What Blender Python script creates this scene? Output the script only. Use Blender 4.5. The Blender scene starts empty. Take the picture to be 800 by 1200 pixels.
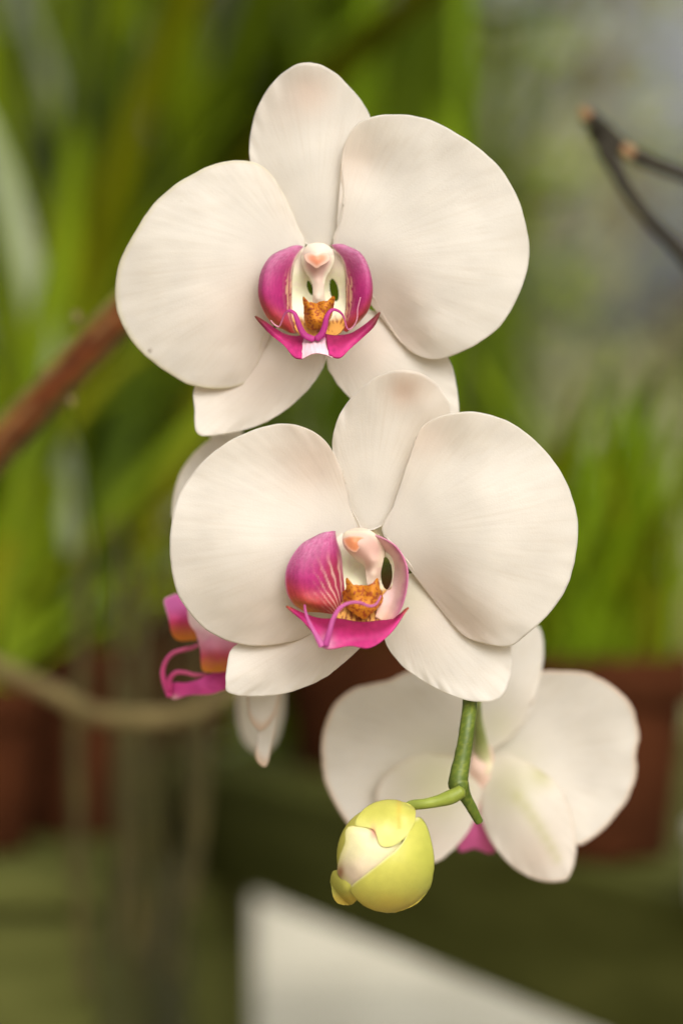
import bpy, math, random
import numpy as np
from mathutils import Vector, noise as mnoise

random.seed(7)
rng = np.random.default_rng(7)
SC = bpy.context.scene
COL = SC.collection

# ---------------------------------------------------------------- camera frame
DIST = 0.5625                    # camera to the plane of the front bloom, metres
PX = 0.225 / 1200.0              # metres per photo pixel in that plane


def at(px, py, Y=0.0):
    """a measured place in the photo at depth Y (metres behind the front bloom) as a world point"""
    k = PX * (DIST + Y) / DIST
    return Vector(((px - 400.0) * k, Y, (600.0 - py) * k))


def at_np(P, Y):
    k = PX * (DIST + Y) / DIST
    return np.stack([(P[:, 0] - 400.0) * k, Y, (600.0 - P[:, 1]) * k], 1)


# ---------------------------------------------------------------- helpers
def link(o, parent=None):
    COL.objects.link(o)
    if parent is not None:
        o.parent = parent
        o.matrix_parent_inverse = parent.matrix_world.inverted()
    return o


def tag(o, label=None, cat=None, group=None, kind=None):
    if label: o['label'] = label
    if cat: o['category'] = cat
    if group: o['group'] = group
    if kind: o['kind'] = kind
    return o


def empty(name, loc):
    o = bpy.data.objects.new(name, None)
    o.empty_display_size = 0.01
    o.location = loc
    COL.objects.link(o)
    bpy.context.view_layer.update()
    return o


def make_obj(name, V, F, mat, parent=None, cols=None, uvs=None, smooth=True, origin=None, thick=None):
    V = np.asarray(V, float)
    if origin is None:
        origin = V.mean(0)
    origin = np.asarray(origin, float)
    me = bpy.data.meshes.new(name)
    me.from_pydata((V - origin).tolist(), [], F)
    if cols is not None:
        ca = me.color_attributes.new('pigment', 'FLOAT_COLOR', 'POINT')
        c4 = np.ones((len(V), 4), np.float32)
        c4[:, :3] = cols
        ca.data.foreach_set('color', c4.ravel())
    if uvs is not None:
        uvl = me.uv_layers.new(name='UVMap')
        idx = np.empty(len(me.loops), np.int32)
        me.loops.foreach_get('vertex_index', idx)
        uvl.data.foreach_set('uv', np.asarray(uvs, np.float32)[idx].ravel())
    if smooth:
        me.polygons.foreach_set('use_smooth', [True] * len(me.polygons))
    me.materials.append(mat)
    me.update()
    o = bpy.data.objects.new(name, me)
    o.location = origin
    COL.objects.link(o)
    if thick:
        m = o.modifiers.new('thickness', 'SOLIDIFY')
        m.thickness = thick
        m.offset = 0
    if parent is not None:
        bpy.context.view_layer.update()
        o.parent = parent
        o.matrix_parent_inverse = parent.matrix_world.inverted()
    return o


def cr(P, n, closed=False):
    """Catmull-Rom through P, resampled to n points evenly along its length"""
    P = np.asarray(P, float)
    m = len(P)
    segs = m if closed else m - 1
    out = []
    K = 24
    for i in range(segs):
        if closed:
            p0, p1, p2, p3 = P[(i - 1) % m], P[i], P[(i + 1) % m], P[(i + 2) % m]
        else:
            p1, p2 = P[i], P[i + 1]
            p0 = P[i - 1] if i > 0 else 2 * p1 - p2
            p3 = P[i + 2] if i + 2 < m else 2 * p2 - p1
        for k in range(K):
            t = k / K
            out.append(0.5 * (2 * p1 + (p2 - p0) * t + (2 * p0 - 5 * p1 + 4 * p2 - p3) * t * t
                              + (3 * p1 - p0 - 3 * p2 + p3) * t ** 3))
    if closed:
        out.append(out[0])
    else:
        out.append(P[-1])
    out = np.array(out)
    d = np.r_[0, np.cumsum(np.linalg.norm(np.diff(out[:, :2], axis=0), axis=1) + 1e-9)]
    q = np.linspace(0, d[-1], n + 1)[:-1] if closed else np.linspace(0, d[-1], n)
    return np.stack([np.interp(q, d, out[:, c]) for c in range(out.shape[1])], 1)


def cr_param(P, n):
    """Catmull-Rom with n points evenly in parameter (rows of a loft keep their pairing)"""
    P = np.asarray(P, float)
    m = len(P)
    out = []
    for q in np.linspace(0, m - 1, n):
        i = min(int(q), m - 2)
        t = q - i
        p1, p2 = P[i], P[i + 1]
        p0 = P[i - 1] if i > 0 else 2 * p1 - p2
        p3 = P[i + 2] if i + 2 < m else 2 * p2 - p1
        out.append(0.5 * (2 * p1 + (p2 - p0) * t + (2 * p0 - 5 * p1 + 4 * p2 - p3) * t * t
                          + (3 * p1 - p0 - 3 * p2 + p3) * t ** 3))
    return np.array(out)


class TPS:
    """thin plate spline relief through (x, y, depth) control points"""
    def __init__(s, ctrl, lam=0.02):
        C = np.asarray(ctrl, float)
        s.sc = 100.0
        s.X = C[:, :2] / s.sc
        n = len(C)
        r = np.linalg.norm(s.X[:, None] - s.X[None], axis=2)
        K = s.phi(r) + lam * np.eye(n)
        P = np.c_[np.ones(n), s.X]
        A = np.block([[K, P], [P.T, np.zeros((3, 3))]])
        s.w = np.linalg.solve(A, np.r_[C[:, 2], 0, 0, 0])

    @staticmethod
    def phi(r):
        return np.where(r > 1e-9, r * r * np.log(np.maximum(r, 1e-9)), 0)

    def __call__(s, Q):
        Q = Q / s.sc
        r = np.linalg.norm(Q[:, None] - s.X[None], axis=2)
        return s.phi(r) @ s.w[:len(s.X)] + np.c_[np.ones(len(Q)), Q] @ s.w[len(s.X):]


def nz(P, f, seed=0.0):
    return np.array([mnoise.noise(Vector((p[0] * f + seed, p[1] * f - seed * 0.7, seed * 1.3))) for p in P])


def lerp(a, b, t):
    t = np.clip(np.asarray(t, float), 0, 1)
    if t.ndim == 1:
        t = t[:, None]
    return np.asarray(a) * (1 - t) + np.asarray(b) * t


def sm(a, b, x):
    t = np.clip((x - a) / (b - a), 0, 1)
    return t * t * (3 - 2 * t)


SEED = [1.0]


def patch(name, outline, base, ctrl, Yf, mat, parent, colour, nth=200, nr=56, thick=0.00032,
          wrinkle=0.0, edge=0.0, curl=0.0, holes=(), lam=0.02, jag=0.5, sphere=None):
    """petal-like sheet: veins run from the base to every point of its rim; ctrl gives its relief in mm"""
    SEED[0] += 3.17
    sd = SEED[0]
    O = cr(outline, nth, True)
    cen = np.asarray(base, float)
    if jag:
        a = np.linspace(0, 2 * math.pi, nth, endpoint=False)
        j = np.array([mnoise.noise(Vector((math.cos(t) * 9, math.sin(t) * 9, sd))) for t in a])
        j2 = np.array([mnoise.noise(Vector((math.cos(t) * 3.2, math.sin(t) * 3.2, sd + 5))) for t in a])
        dv = O - cen
        L = np.linalg.norm(dv, axis=1, keepdims=True) + 1e-6
        O = O + dv / L * (jag * j + 1.3 * jag * j2)[:, None]
    rs = np.linspace(0, 1, nr + 1)[1:]
    P = [cen[None]]
    R = [np.zeros(1)]
    T = [np.zeros(1)]
    for r in rs:
        P.append(cen + (O - cen) * r)
        R.append(np.full(nth, r))
        T.append(np.arange(nth) / nth)
    P, R, T = np.concatenate(P), np.concatenate(R), np.concatenate(T)
    if sphere:
        cx, cy, rad, off = sphere
        rho2 = ((P[:, 0] - cx) ** 2 + (P[:, 1] - cy) ** 2)
        D = np.sqrt(np.maximum(rad * rad - rho2, 0)) * PX * 1000 + off
        if ctrl:
            D = D + TPS(ctrl, lam)(P)
    else:
        D = TPS(ctrl, lam)(P)
    if wrinkle:
        A = T * 2 * math.pi
        ray = np.stack([np.cos(A) * 11, np.sin(A) * 11], 1)
        w = np.array([mnoise.noise(Vector((q[0] + sd, q[1], r * 2.2))) for q, r in zip(ray, R)])
        w2 = np.array([mnoise.noise(Vector((q[0] * 2.6, q[1] * 2.6 + sd, r * 5))) for q, r in zip(ray, R)])
        big = nz(P, 1 / 55.0, sd)
        cross = np.array([mnoise.noise(Vector((q[0] / 30 * .6 + q[1] / 12 * .8 + sd, q[1] / 30 * .6 - q[0] / 60, sd))) for q in P])
        D = D + wrinkle * ((0.034 * w + 0.012 * w2) * sm(0.2, 0.8, R) + 0.45 * big * sm(0.1, .5, R) + 0.06 * cross * sm(.25, .7, R))
        A2 = np.stack([np.cos(A) * 1.9, np.sin(A) * 1.9], 1)
        ew = np.array([mnoise.noise(Vector((q[0] + sd * 2, q[1] - sd, 1.7))) + .45 * mnoise.noise(Vector((q[0] * 3.1 + sd, q[1] * 3.1, 4.7))) for q in A2])
        D = D + .9 * ew * sm(.78, 1.0, R) ** 1.6
    Y = Yf - D / 1000.0
    V = at_np(P, Y)
    F = []
    def ok(i):
        for (hx, hy, ha, hb, hr) in holes:
            dx, dy = P[i, 0] - hx, P[i, 1] - hy
            c, s_ = math.cos(hr), math.sin(hr)
            u, v = (dx * c + dy * s_) / ha, (-dx * s_ + dy * c) / hb
            if u * u + v * v < 1: return False
        return True
    keep = [ok(i) for i in range(len(P))] if holes else None
    for j in range(nth):
        f = (0, 1 + j, 1 + (j + 1) % nth)
        if not holes or any(keep[q] for q in f): F.append(f)
    for i in range(nr - 1):
        a0, b0 = 1 + i * nth, 1 + (i + 1) * nth
        for j in range(nth):
            k = (j + 1) % nth
            f = (a0 + j, b0 + j, b0 + k, a0 + k)
            if not holes or all(keep[q] for q in f): F.append(f)
    C = colour(P, R, T, D) if callable(colour) else np.tile(colour, (len(P), 1))
    return make_obj(name, V, F, mat, parent, C, np.stack([T, R], 1), thick=thick, origin=V[0])


def loft(name, rows, Yf, mat, parent, colour, nu=60, nv=28, thick=0.0005, z=None, wob=0.0):
    """sheet through several rows of (px, py, depth mm); z = (ox, oy, scale) for rows traced in an enlargement"""
    rows = [np.asarray(r, float).copy() for r in rows]
    if z:
        for r in rows:
            r[:, 0] = z[0] + r[:, 0] / z[2]
            r[:, 1] = z[1] + r[:, 1] / z[2]
    G = np.array([cr_param(r, nu) for r in rows])            # rows, nu, 3
    G = np.stack([cr_param(G[:, i], nv) for i in range(nu)], 1)   # nv, nu, 3
    U, W = np.meshgrid(np.linspace(0, 1, nu), np.linspace(0, 1, nv))
    P = G[..., :2].reshape(-1, 2)
    D = G[..., 2].ravel()
    if wob:
        D = D + wob * nz(P, 1 / 9.0, 4.2)
    V = at_np(P, Yf - D / 1000.0)
    F = [(i * nu + j, i * nu + j + 1, (i + 1) * nu + j + 1, (i + 1) * nu + j)
         for i in range(nv - 1) for j in range(nu - 1)]
    U, W = U.ravel(), W.ravel()
    C = colour(P, W, U, D) if callable(colour) else np.tile(colour, (len(P), 1))
    return make_obj(name, V, F, mat, parent, C, np.stack([U, W], 1), thick=thick)


def tube_w(name, pts, rad, mat, parent=None, cols=None, ns=14, n=60, bump=0.0, flat=1.0):
    """round tapered tube through world points; pts (m,3), rad (m)"""
    A = cr_param(np.c_[np.asarray(pts, float), np.asarray(rad, float)], n)
    P, R = A[:, :3], np.maximum(A[:, 3], 1e-5)
    V, F, C = [], [], []
    up = np.array([0.13, -1.0, 0.21]); up /= np.linalg.norm(up)
    for i in range(n):
        t = P[min(i + 1, n - 1)] - P[max(i - 1, 0)]
        t /= np.linalg.norm(t) + 1e-12
        a = np.cross(t, up); a /= np.linalg.norm(a) + 1e-9
        b = np.cross(t, a)
        up = -b if np.dot(-b, up) > 0 else b
        for j in range(ns):
            q = 2 * math.pi * j / ns
            r = R[i]
            if bump:
                r *= 1 + bump * mnoise.noise(Vector((math.cos(q) * 2, math.sin(q) * 2, i * 0.25)))
            V.append(P[i] + a * math.cos(q) * r + b * math.sin(q) * r * flat)
            C.append(i / (n - 1))
    for i in range(n - 1):
        for j in range(ns):
            k = (j + 1) % ns
            F.append((i * ns + j, i * ns + k, (i + 1) * ns + k, (i + 1) * ns + j))
    for e, s_ in ((0, -1), (n - 1, 1)):
        c = len(V)
        t = P[e] - P[e - s_]
        t /= np.linalg.norm(t) + 1e-12
        V.append(P[e] + t * R[e] * 0.55); C.append(e / (n - 1))
        for j in range(ns):
            k = (j + 1) % ns
            F.append((e * ns + k, e * ns + j, c) if s_ < 0 else (e * ns + j, e * ns + k, c))
    V = np.array(V); C = np.array(C)
    cc = None
    if cols is not None:
        cc = cols(V, C) if callable(cols) else np.tile(cols, (len(V), 1))
    uv = np.stack([np.tile(np.linspace(0, 1, len(V)), 1), C], 1)
    return make_obj(name, V, F, mat, parent, cc, uv, origin=V[0])


def tube_px(name, pts, Yf, mat, parent, cols, z=None, thin=1.0, **kw):
    """pts (px, py, depth mm[, radius px])"""
    W, R = [], []
    for p in pts:
        x, y = p[0], p[1]
        if z: x, y = z[0] + x / z[2], z[1] + y / z[2]
        Y = Yf - p[2] / 1000.0
        W.append(at(x, y, Y))
        R.append(p[3] * thin * PX * (DIST + Y) / DIST)
    return tube_w(name, [tuple(w) for w in W], R, mat, parent, cols, **kw)


# ---------------------------------------------------------------- materials
def nodes_of(name):
    m = bpy.data.materials.new(name)
    m.use_nodes = True
    nt = m.node_tree
    nt.nodes.clear()
    return m, nt, nt.nodes, nt.links


def N(nt, t, **kw):
    n = nt.nodes.new(t)
    for k, v in kw.items():
        if k in n.inputs: n.inputs[k].default_value = v
        else: setattr(n, k, v)
    return n


def thin_tissue(name, transl, rough, spec, vein=0.5, cell=0.35, mottling=0.04, coat=0.0, warm=(1, 1, 1)):
    """petal tissue: pigment stored on the mesh, faint mottling, veins and cells in relief, light passing through"""
    m, nt, nn, L = nodes_of(name)
    out = N(nt, 'ShaderNodeOutputMaterial')
    at_ = N(nt, 'ShaderNodeAttribute', attribute_name='pigment')
    tc = N(nt, 'ShaderNodeTexCoord')
    uv = N(nt, 'ShaderNodeMapping')
    uv.inputs['Scale'].default_value = (150, 5, 1)
    L.new(tc.outputs['UV'], uv.inputs['Vector'])
    nv = N(nt, 'ShaderNodeTexNoise', Scale=1.0, Detail=2.0)
    L.new(uv.outputs[0], nv.inputs['Vector'])
    nc = N(nt, 'ShaderNodeTexNoise', Scale=2600.0, Detail=2.0)
    L.new(tc.outputs['Object'], nc.inputs['Vector'])
    nm = N(nt, 'ShaderNodeTexNoise', Scale=160.0, Detail=4.0)
    L.new(tc.outputs['Object'], nm.inputs['Vector'])
    mul = N(nt, 'ShaderNodeMapRange')
    mul.inputs['From Min'].default_value = 0.3; mul.inputs['From Max'].default_value = 0.7
    mul.inputs['To Min'].default_value = 1 - mottling; mul.inputs['To Max'].default_value = 1 + mottling
    L.new(nm.outputs['Fac'], mul.inputs['Value'])
    vm = N(nt, 'ShaderNodeVectorMath', operation='SCALE')
    L.new(at_.outputs['Color'], vm.inputs[0]); L.new(mul.outputs[0], vm.inputs['Scale'])
    b1 = N(nt, 'ShaderNodeBump', Strength=vein, Distance=0.00025)
    L.new(nv.outputs['Fac'], b1.inputs['Height'])
    b2 = N(nt, 'ShaderNodeBump', Strength=cell, Distance=0.00012)
    L.new(nc.outputs['Fac'], b2.inputs['Height']); L.new(b1.outputs[0], b2.inputs['Normal'])
    p = N(nt, 'ShaderNodeBsdfPrincipled', Roughness=rough)
    p.inputs['Specular IOR Level'].default_value = spec
    p.inputs['Coat Weight'].default_value = coat
    p.inputs['Coat Roughness'].default_value = 0.3
    L.new(vm.outputs[0], p.inputs['Base Color']); L.new(b2.outputs[0], p.inputs['Normal'])
    t = N(nt, 'ShaderNodeBsdfTranslucent')
    vt = N(nt, 'ShaderNodeVectorMath', operation='MULTIPLY')
    vt.inputs[1].default_value = warm
    L.new(vm.outputs[0], vt.inputs[0]); L.new(vt.outputs[0], t.inputs['Color'])
    mx = N(nt, 'ShaderNodeMixShader', Fac=transl)
    L.new(p.outputs[0], mx.inputs[1]); L.new(t.outputs[0], mx.inputs[2])
    L.new(mx.outputs[0], out.inputs['Surface'])
    return m


def solid(name, c1, c2, scale, rough=0.7, spec=0.3, bump=0.3, dist=0.002, stretch=(1, 1, 1), transl=0.0, c3=None, coord='Object'):
    m, nt, nn, L = nodes_of(name)
    out = N(nt, 'ShaderNodeOutputMaterial')
    tc = N(nt, 'ShaderNodeTexCoord')
    mp = N(nt, 'ShaderNodeMapping'); mp.inputs['Scale'].default_value = stretch
    L.new(tc.outputs[coord], mp.inputs['Vector'])
    n1 = N(nt, 'ShaderNodeTexNoise', Scale=scale, Detail=5.0, Roughness=0.6)
    L.new(mp.outputs[0], n1.inputs['Vector'])
    r = N(nt, 'ShaderNodeValToRGB')
    r.color_ramp.elements[0].position = 0.34; r.color_ramp.elements[0].color = (*c1, 1)
    r.color_ramp.elements[1].position = 0.66; r.color_ramp.elements[1].color = (*c2, 1)
    if c3:
        e = r.color_ramp.elements.new(0.75); e.color = (*c3, 1)
    L.new(n1.outputs['Fac'], r.inputs[0])
    b = N(nt, 'ShaderNodeBump', Strength=bump, Distance=dist)
    L.new(n1.outputs['Fac'], b.inputs['Height'])
    p = N(nt, 'ShaderNodeBsdfPrincipled', Roughness=rough)
    p.inputs['Specular IOR Level'].default_value = spec
    L.new(r.outputs[0], p.inputs['Base Color']); L.new(b.outputs[0], p.inputs['Normal'])
    if transl:
        t = N(nt, 'ShaderNodeBsdfTranslucent'); L.new(r.outputs[0], t.inputs['Color'])
        mx = N(nt, 'ShaderNodeMixShader', Fac=transl)
        L.new(p.outputs[0], mx.inputs[1]); L.new(t.outputs[0], mx.inputs[2])
        L.new(mx.outputs[0], out.inputs['Surface'])
    else:
        L.new(p.outputs[0], out.inputs['Surface'])
    return m


M_PETAL = thin_tissue('white_petal', 0.58, 0.55, 0.28, vein=0.02, cell=0.55, mottling=0.02, warm=(1, .97, .90))
M_LIP = thin_tissue('lip_tissue', 0.24, 0.5, 0.28, vein=0.3, cell=0.5, mottling=0.12)
M_WAX = thin_tissue('waxy_tissue', 0.2, 0.45, 0.3, vein=0.1, cell=0.25, mottling=0.06)
M_BUD = thin_tissue('bud_tissue', 0.18, 0.42, 0.35, vein=0.3, cell=0.35, mottling=0.05)
M_STEM = thin_tissue('stem_skin', 0.0, 0.42, 0.3, vein=0.0, cell=0.4, mottling=0.25)

# ---------------------------------------------------------------- pigments
WHITE = np.array((0.855, 0.810, 0.745))
PINKW = np.array((0.83, 0.70, 0.60))
CREAM = np.array((0.84, 0.77, 0.58))
MAG = np.array((0.40, 0.026, 0.150))
HOT = np.array((0.53, 0.025, 0.175))
PALEM = np.array((0.58, 0.25, 0.38))
RED = np.array((0.40, 0.045, 0.03))
ORANGE = np.array((0.72, 0.27, 0.02))
YEL = np.array((0.78, 0.42, 0.05))
DKRED = np.array((0.17, 0.012, 0.010))


def petal_pig(pink_and_shade=(), rim=None, rimw=0.0, green=(), specks=(), rim0=.965):
    def f(P, R, T, D):
        c = np.tile(WHITE, (len(P), 1))
        c = c * (1 + 0.02 * nz(P, 1 / 40.0, 2.2))[:, None]
        A = T * 2 * math.pi
        v1 = np.array([mnoise.noise(Vector((math.cos(a) * 16, math.sin(a) * 16, r * 1.3))) for a, r in zip(A, R)])
        v2 = np.array([mnoise.noise(Vector((math.cos(a) * 34 + 5, math.sin(a) * 34, r * 2.6))) for a, r in zip(A, R)])
        vein = np.clip(1 - np.abs(v1) * 9, 0, 1) * .9 + np.clip(1 - np.abs(v2) * 7, 0, 1) * .6 * sm(.3, .7, R)
        c = c * (1 - np.array((.030, .040, .055))[None] * (vein * sm(.08, .3, R) * (1 - .5 * sm(.8, 1, R)))[:, None])
        for (x, y, r, a) in pink_and_shade:  # pink blush; in folds and at sepal tips it also paints in shade
            d = np.hypot(P[:, 0] - x, P[:, 1] - y) / r
            c = lerp(c, PINKW, a * np.exp(-d * d))
        for (x, y, r, a) in green:
            d = np.hypot(P[:, 0] - x, P[:, 1] - y) / r
            c = lerp(c, (0.62, 0.60, 0.30), a * np.exp(-d * d))
        for (x, y, r, a) in specks:
            d = np.hypot(P[:, 0] - x, P[:, 1] - y) / r
            c = lerp(c, (0.30, 0.22, 0.12), a * np.exp(-d * d))
        if rim is not None:
            c = lerp(c, rim, rimw * sm(rim0, 1.0, R))
        return c
    return f


def lobe_pig(stripe=0.3, pale=0.95, flipu=False, low=0.62):
    """side lobe of the lip: v across (0 inner .. 1 outer), u down its height"""
    def f(P, W, U, D):
        sp = nz(P, 1 / 2.2, 9.1) * 0.5 + nz(P, 1 / 1.1, 3.3) * 0.35
        c = lerp(MAG * 1.0, PALEM, pale * (1 - sm(0.05, 0.68, U + 0.30 * (1 - W))) * (0.85 + 1.0 * sp))
        c = lerp(c, RED * 1.1, 0.85 * sm(low - .08, low + 0.2, U + 0.35 * (W - .5)))
        c = lerp(c, ORANGE * .85, 0.8 * sm(low + .12, 1.0, U + 0.2 * (W - .5)) * sm(.4, .85, W))
        if stripe:
            lines = 0.5 + 0.5 * np.sin(W * 62 - U * 7 + 3.5 * nz(P, 1 / 12.0, 1.5) + 1.2 * nz(P, 1 / 3.0, 4.4))
            zone = (1 - sm(stripe * .6, stripe * 1.25, W)) * sm(0.22, 0.5, U)
            sc = lerp(np.tile((0.74, 0.44, 0.28), (len(P), 1)), MAG * np.array((.9, 1, .6)), sm(.30, .65, lines))
            c = lerp(c, sc, zone)
            c = lerp(c, CREAM, 0.85 * (1 - sm(0, stripe * .45, W)) * (1 - sm(.25, .55, U)))
        c = c * (1 + .16 * nz(P, 1 / 1.5, 7.1) + .10 * nz(P, 1 / 6.0, 2.9) + .07 * np.sin(W * 75 + 4 * nz(P, 1 / 9.0, 6.1)))[:, None]
        c = lerp(c, (0.75, 0.40, 0.55), 0.6 * sm(.955, 1, W))
        return c
    return f


def spots_pig(base, f=1 / 2.6, th=0.12, seed=5.5):
    def g(P, R, T, D):
        n = nz(P, f, seed) + 0.4 * nz(P, f * 2, seed + 2)
        c = np.tile(base, (len(P), 1)) * (1 + .12 * nz(P, 1 / 7.0, 8))[:, None]
        return lerp(c, DKRED * 1.6, 0.72 * sm(th, th + .16, n))
    return g


# ================================================================ the orchid spray
node = at(541, 926, 0.0)
SPRAY = tag(empty('orchid_spray', node),
            'arching orchid spray of four white magenta lipped blooms with a yellow green end bud', 'orchid')


def flower(pts, Yf, label, radii):
    """a bloom: its stalk and receptacle are the part's own mesh, the floral organs its sub-parts"""
    def cols(V, C):
        return lerp((0.20, 0.24, 0.05), (0.72, 0.62, 0.42), sm(.55, 1, C))
    f = tube_w('flower', [tuple(at(*p)) for p in pts], radii, M_STEM, SPRAY, cols, n=40)
    f['label'] = label
    return f


# stem
def stem_cols(V, C):
    n = np.array([mnoise.noise(Vector(v) * 1400) for v in V])
    c = lerp((0.075, 0.108, 0.012), (0.13, 0.155, 0.018), sm(-.1, .45, n))
    return lerp(c, (0.10, 0.06, 0.02), 0.35 * sm(.35, .6, np.array([mnoise.noise(Vector(v) * 300 + Vector((3, 3, 3))) for v in V])))


stem_pts = [(561, 963, .0035, 5.0), (553, 948, .002, 6.2), (545, 934, .001, 7.5), (538, 922, 0, 12.0), (537, 912, .0, 11.5),
            (541, 890, .0005, 10.0), (545, 868, .001, 9.2), (548, 845, .002, 8.8), (550, 822, .005, 8.6), (547, 780, .012, 9),
            (530, 720, .022, 9), (508, 650, .027, 9), (497, 580, .031, 9), (500, 520, .035, 9.5), (500, 470, .038, 10),
            (480, 390, .043, 10), (440, 310, .050, 10.5), (400, 262, .062, 11), (345, 270, .085, 11), (270, 300, .115, 11), (215, 322, .138, 11)]
tube_w('stem', [tuple(at(p[0], p[1], p[2])) for p in stem_pts],
       [p[3] * PX * (DIST + p[2]) / DIST for p in stem_pts], M_STEM, SPRAY, stem_cols, n=220, ns=20, bump=0.05)

# ---------------------------------------------------------------- upper bloom
Y1 = 0.012
F1 = flower([(455, 330, .046), (420, 300, .034), (385, 296, .022), (374, 298, .012)], Y1,
            'topmost white bloom facing the camera with upright magenta lip lobes', [.0018, .0018, .0021, .0024])
P1 = dict(mat=M_PETAL, parent=F1)
patch('dorsal_sepal', [(372, 292), (340, 272), (314, 232), (297, 200), (292, 172), (299, 135), (314, 104), (333, 84), (352, 74.5), (371, 74.5),
                       (392, 85), (410, 102), (425, 121), (435, 142), (438, 172), (431, 212), (416, 252), (392, 284)],
      (372, 282), [(372, 285, -1.6), (372, 240, .4), (366, 180, 1.8), (363, 130, 2.4), (361, 100, 3.4), (360, 76, 5.8), (293, 175, -1.8), (300, 135, -.6),
                   (437, 170, -1.8), (425, 122, -.2), (320, 235, -1.4), (425, 225, -1.4), (330, 88, 2.8), (395, 90, 2.8)],
      Y1, colour=petal_pig([(362, 108, 26, .8), (330, 130, 30, .2)]), wrinkle=0.7, **P1)
patch('lateral_sepal', [(370, 372), (340, 378), (300, 395), (255, 420), (229, 452), (228, 478), (232, 508), (262, 509), (300, 499.5), (334, 481), (361, 456),
                        (377, 433), (383, 414), (380, 390)],
      (372, 384), [(372, 384, -3), (310, 430, -2.8), (250, 480, -2.6), (232, 507, -1), (334, 481, -4.6), (229, 455, -3.6), (370, 440, -5), (300, 396, -4.6), (280, 500, -4)],
      Y1, colour=petal_pig([(300, 430, 60, .5), (365, 400, 30, .4)]), wrinkle=0.8, **P1)
patch('lateral_sepal', [(382, 378), (383, 425), (390, 441), (400, 456), (425, 480), (460, 505), (500, 520), (526, 515), (537, 491), (535, 455), (524, 418),
                        (490, 385), (440, 365), (410, 362)],
      (388, 384), [(388, 384, -3), (450, 430, -3.2), (510, 480, -4), (526, 515, -4), (537, 480, -5.4), (400, 456, -5.4), (440, 366, -4.4), (460, 505, -6)],
      Y1, colour=petal_pig([(430, 400, 40, .5), (400, 430, 25, .2)]), wrinkle=0.7, **P1)
patch('petal', [(357, 287), (350, 268), (338, 240), (324, 214), (309, 196), (289, 188), (262, 190.5), (235, 199), (205, 217), (178, 243), (157, 273), (142, 305), (135.5, 335),
                (137, 362), (146, 385), (160, 406), (180, 425), (203, 441), (226, 452), (262, 456), (288, 448), (300, 430), (306, 400), (318, 368), (342, 325)],
      (352, 302), [(350, 300, 0), (300, 285, 3), (240, 280, 6), (180, 320, 5), (138, 350, 1.5), (200, 225, 5), (262, 191, 4.5), (290, 190, 4), (322, 215, 2.6), (345, 262, .6),
                   (180, 420, 2), (225, 450, 0), (280, 450, -2.5), (304, 410, -2.5), (316, 370, -.5), (250, 380, 4), (270, 420, .6), (150, 290, 3)],
      Y1, colour=petal_pig([(290, 370, 60, .45), (320, 345, 30, .5)], rim=(.74, .68, .42), rimw=.5, specks=[(176, 411, 2.2, .8), (150, 386, 1.2, .4), (212, 236, 1.2, .3)]), wrinkle=1.5, jag=.8, nth=300, nr=80, **P1)
patch('petal', [(391, 288), (399, 255), (404, 222), (401, 192), (404, 168), (414, 150), (430, 139), (452, 134.5), (480, 135), (507, 142), (536, 157), (566, 178),
                (590, 203), (607, 235), (616, 266), (619.5, 296), (614, 328), (601, 358), (583, 384), (562, 401), (541, 412), (515, 421), (491, 417), (470, 401), (452, 373),
                (436, 345), (415, 320)],
      (392, 302), [(392, 300, 0), (440, 290, 3), (500, 280, 5), (560, 300, 6), (617, 300, 2.5), (562, 180, 6), (480, 137, 7.5), (430, 142, 7.5), (405, 167, 5.5), (403, 215, 3.0),
                   (430, 195, 2.2), (470, 190, 4.4), (580, 385, 3), (515, 420, 0.5), (472, 402, -1.8), (440, 352, -1.4), (520, 360, 4.8), (488, 352, 4.0), (506, 392, 3.0), (466, 378, -1.4), (490, 405, -.6), (462, 345, .8), (430, 325, .4)],
      Y1, colour=petal_pig([(455, 350, 40, .55), (415, 190, 28, .35), (480, 395, 25, .35)]), wrinkle=1.1, nth=300, nr=80, **P1)

Z1 = (280, 260, 4.444)


def throat_pig(cx, cy, y_or):
    def f(P, R, T, D):
        c = np.tile((0.86, 0.83, 0.60), (len(P), 1))
        n = nz(P, 1 / 5.0, 6.6)
        c = lerp(c, (0.82, .70, .60), .5 * sm(cy + 4, cy - 16, P[:, 1]) if False else .35 * (n > .25))
        k = sm(y_or - 8, y_or + 3, P[:, 1] + 3 * n + .25 * np.abs(P[:, 0] - cx))
        c = lerp(c, (0.62, 0.29, 0.055), k)
        c = lerp(c, (0.80, .60, .56), .5 * (1 - sm(cy - 34, cy - 14, P[:, 1] + 3 * n)))
        c = lerp(c, DKRED, .8 * k * sm(.10, .26, nz(P * np.array([1, .4]), 1 / 2.6, 2.1)))
        return c
    return f


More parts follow.
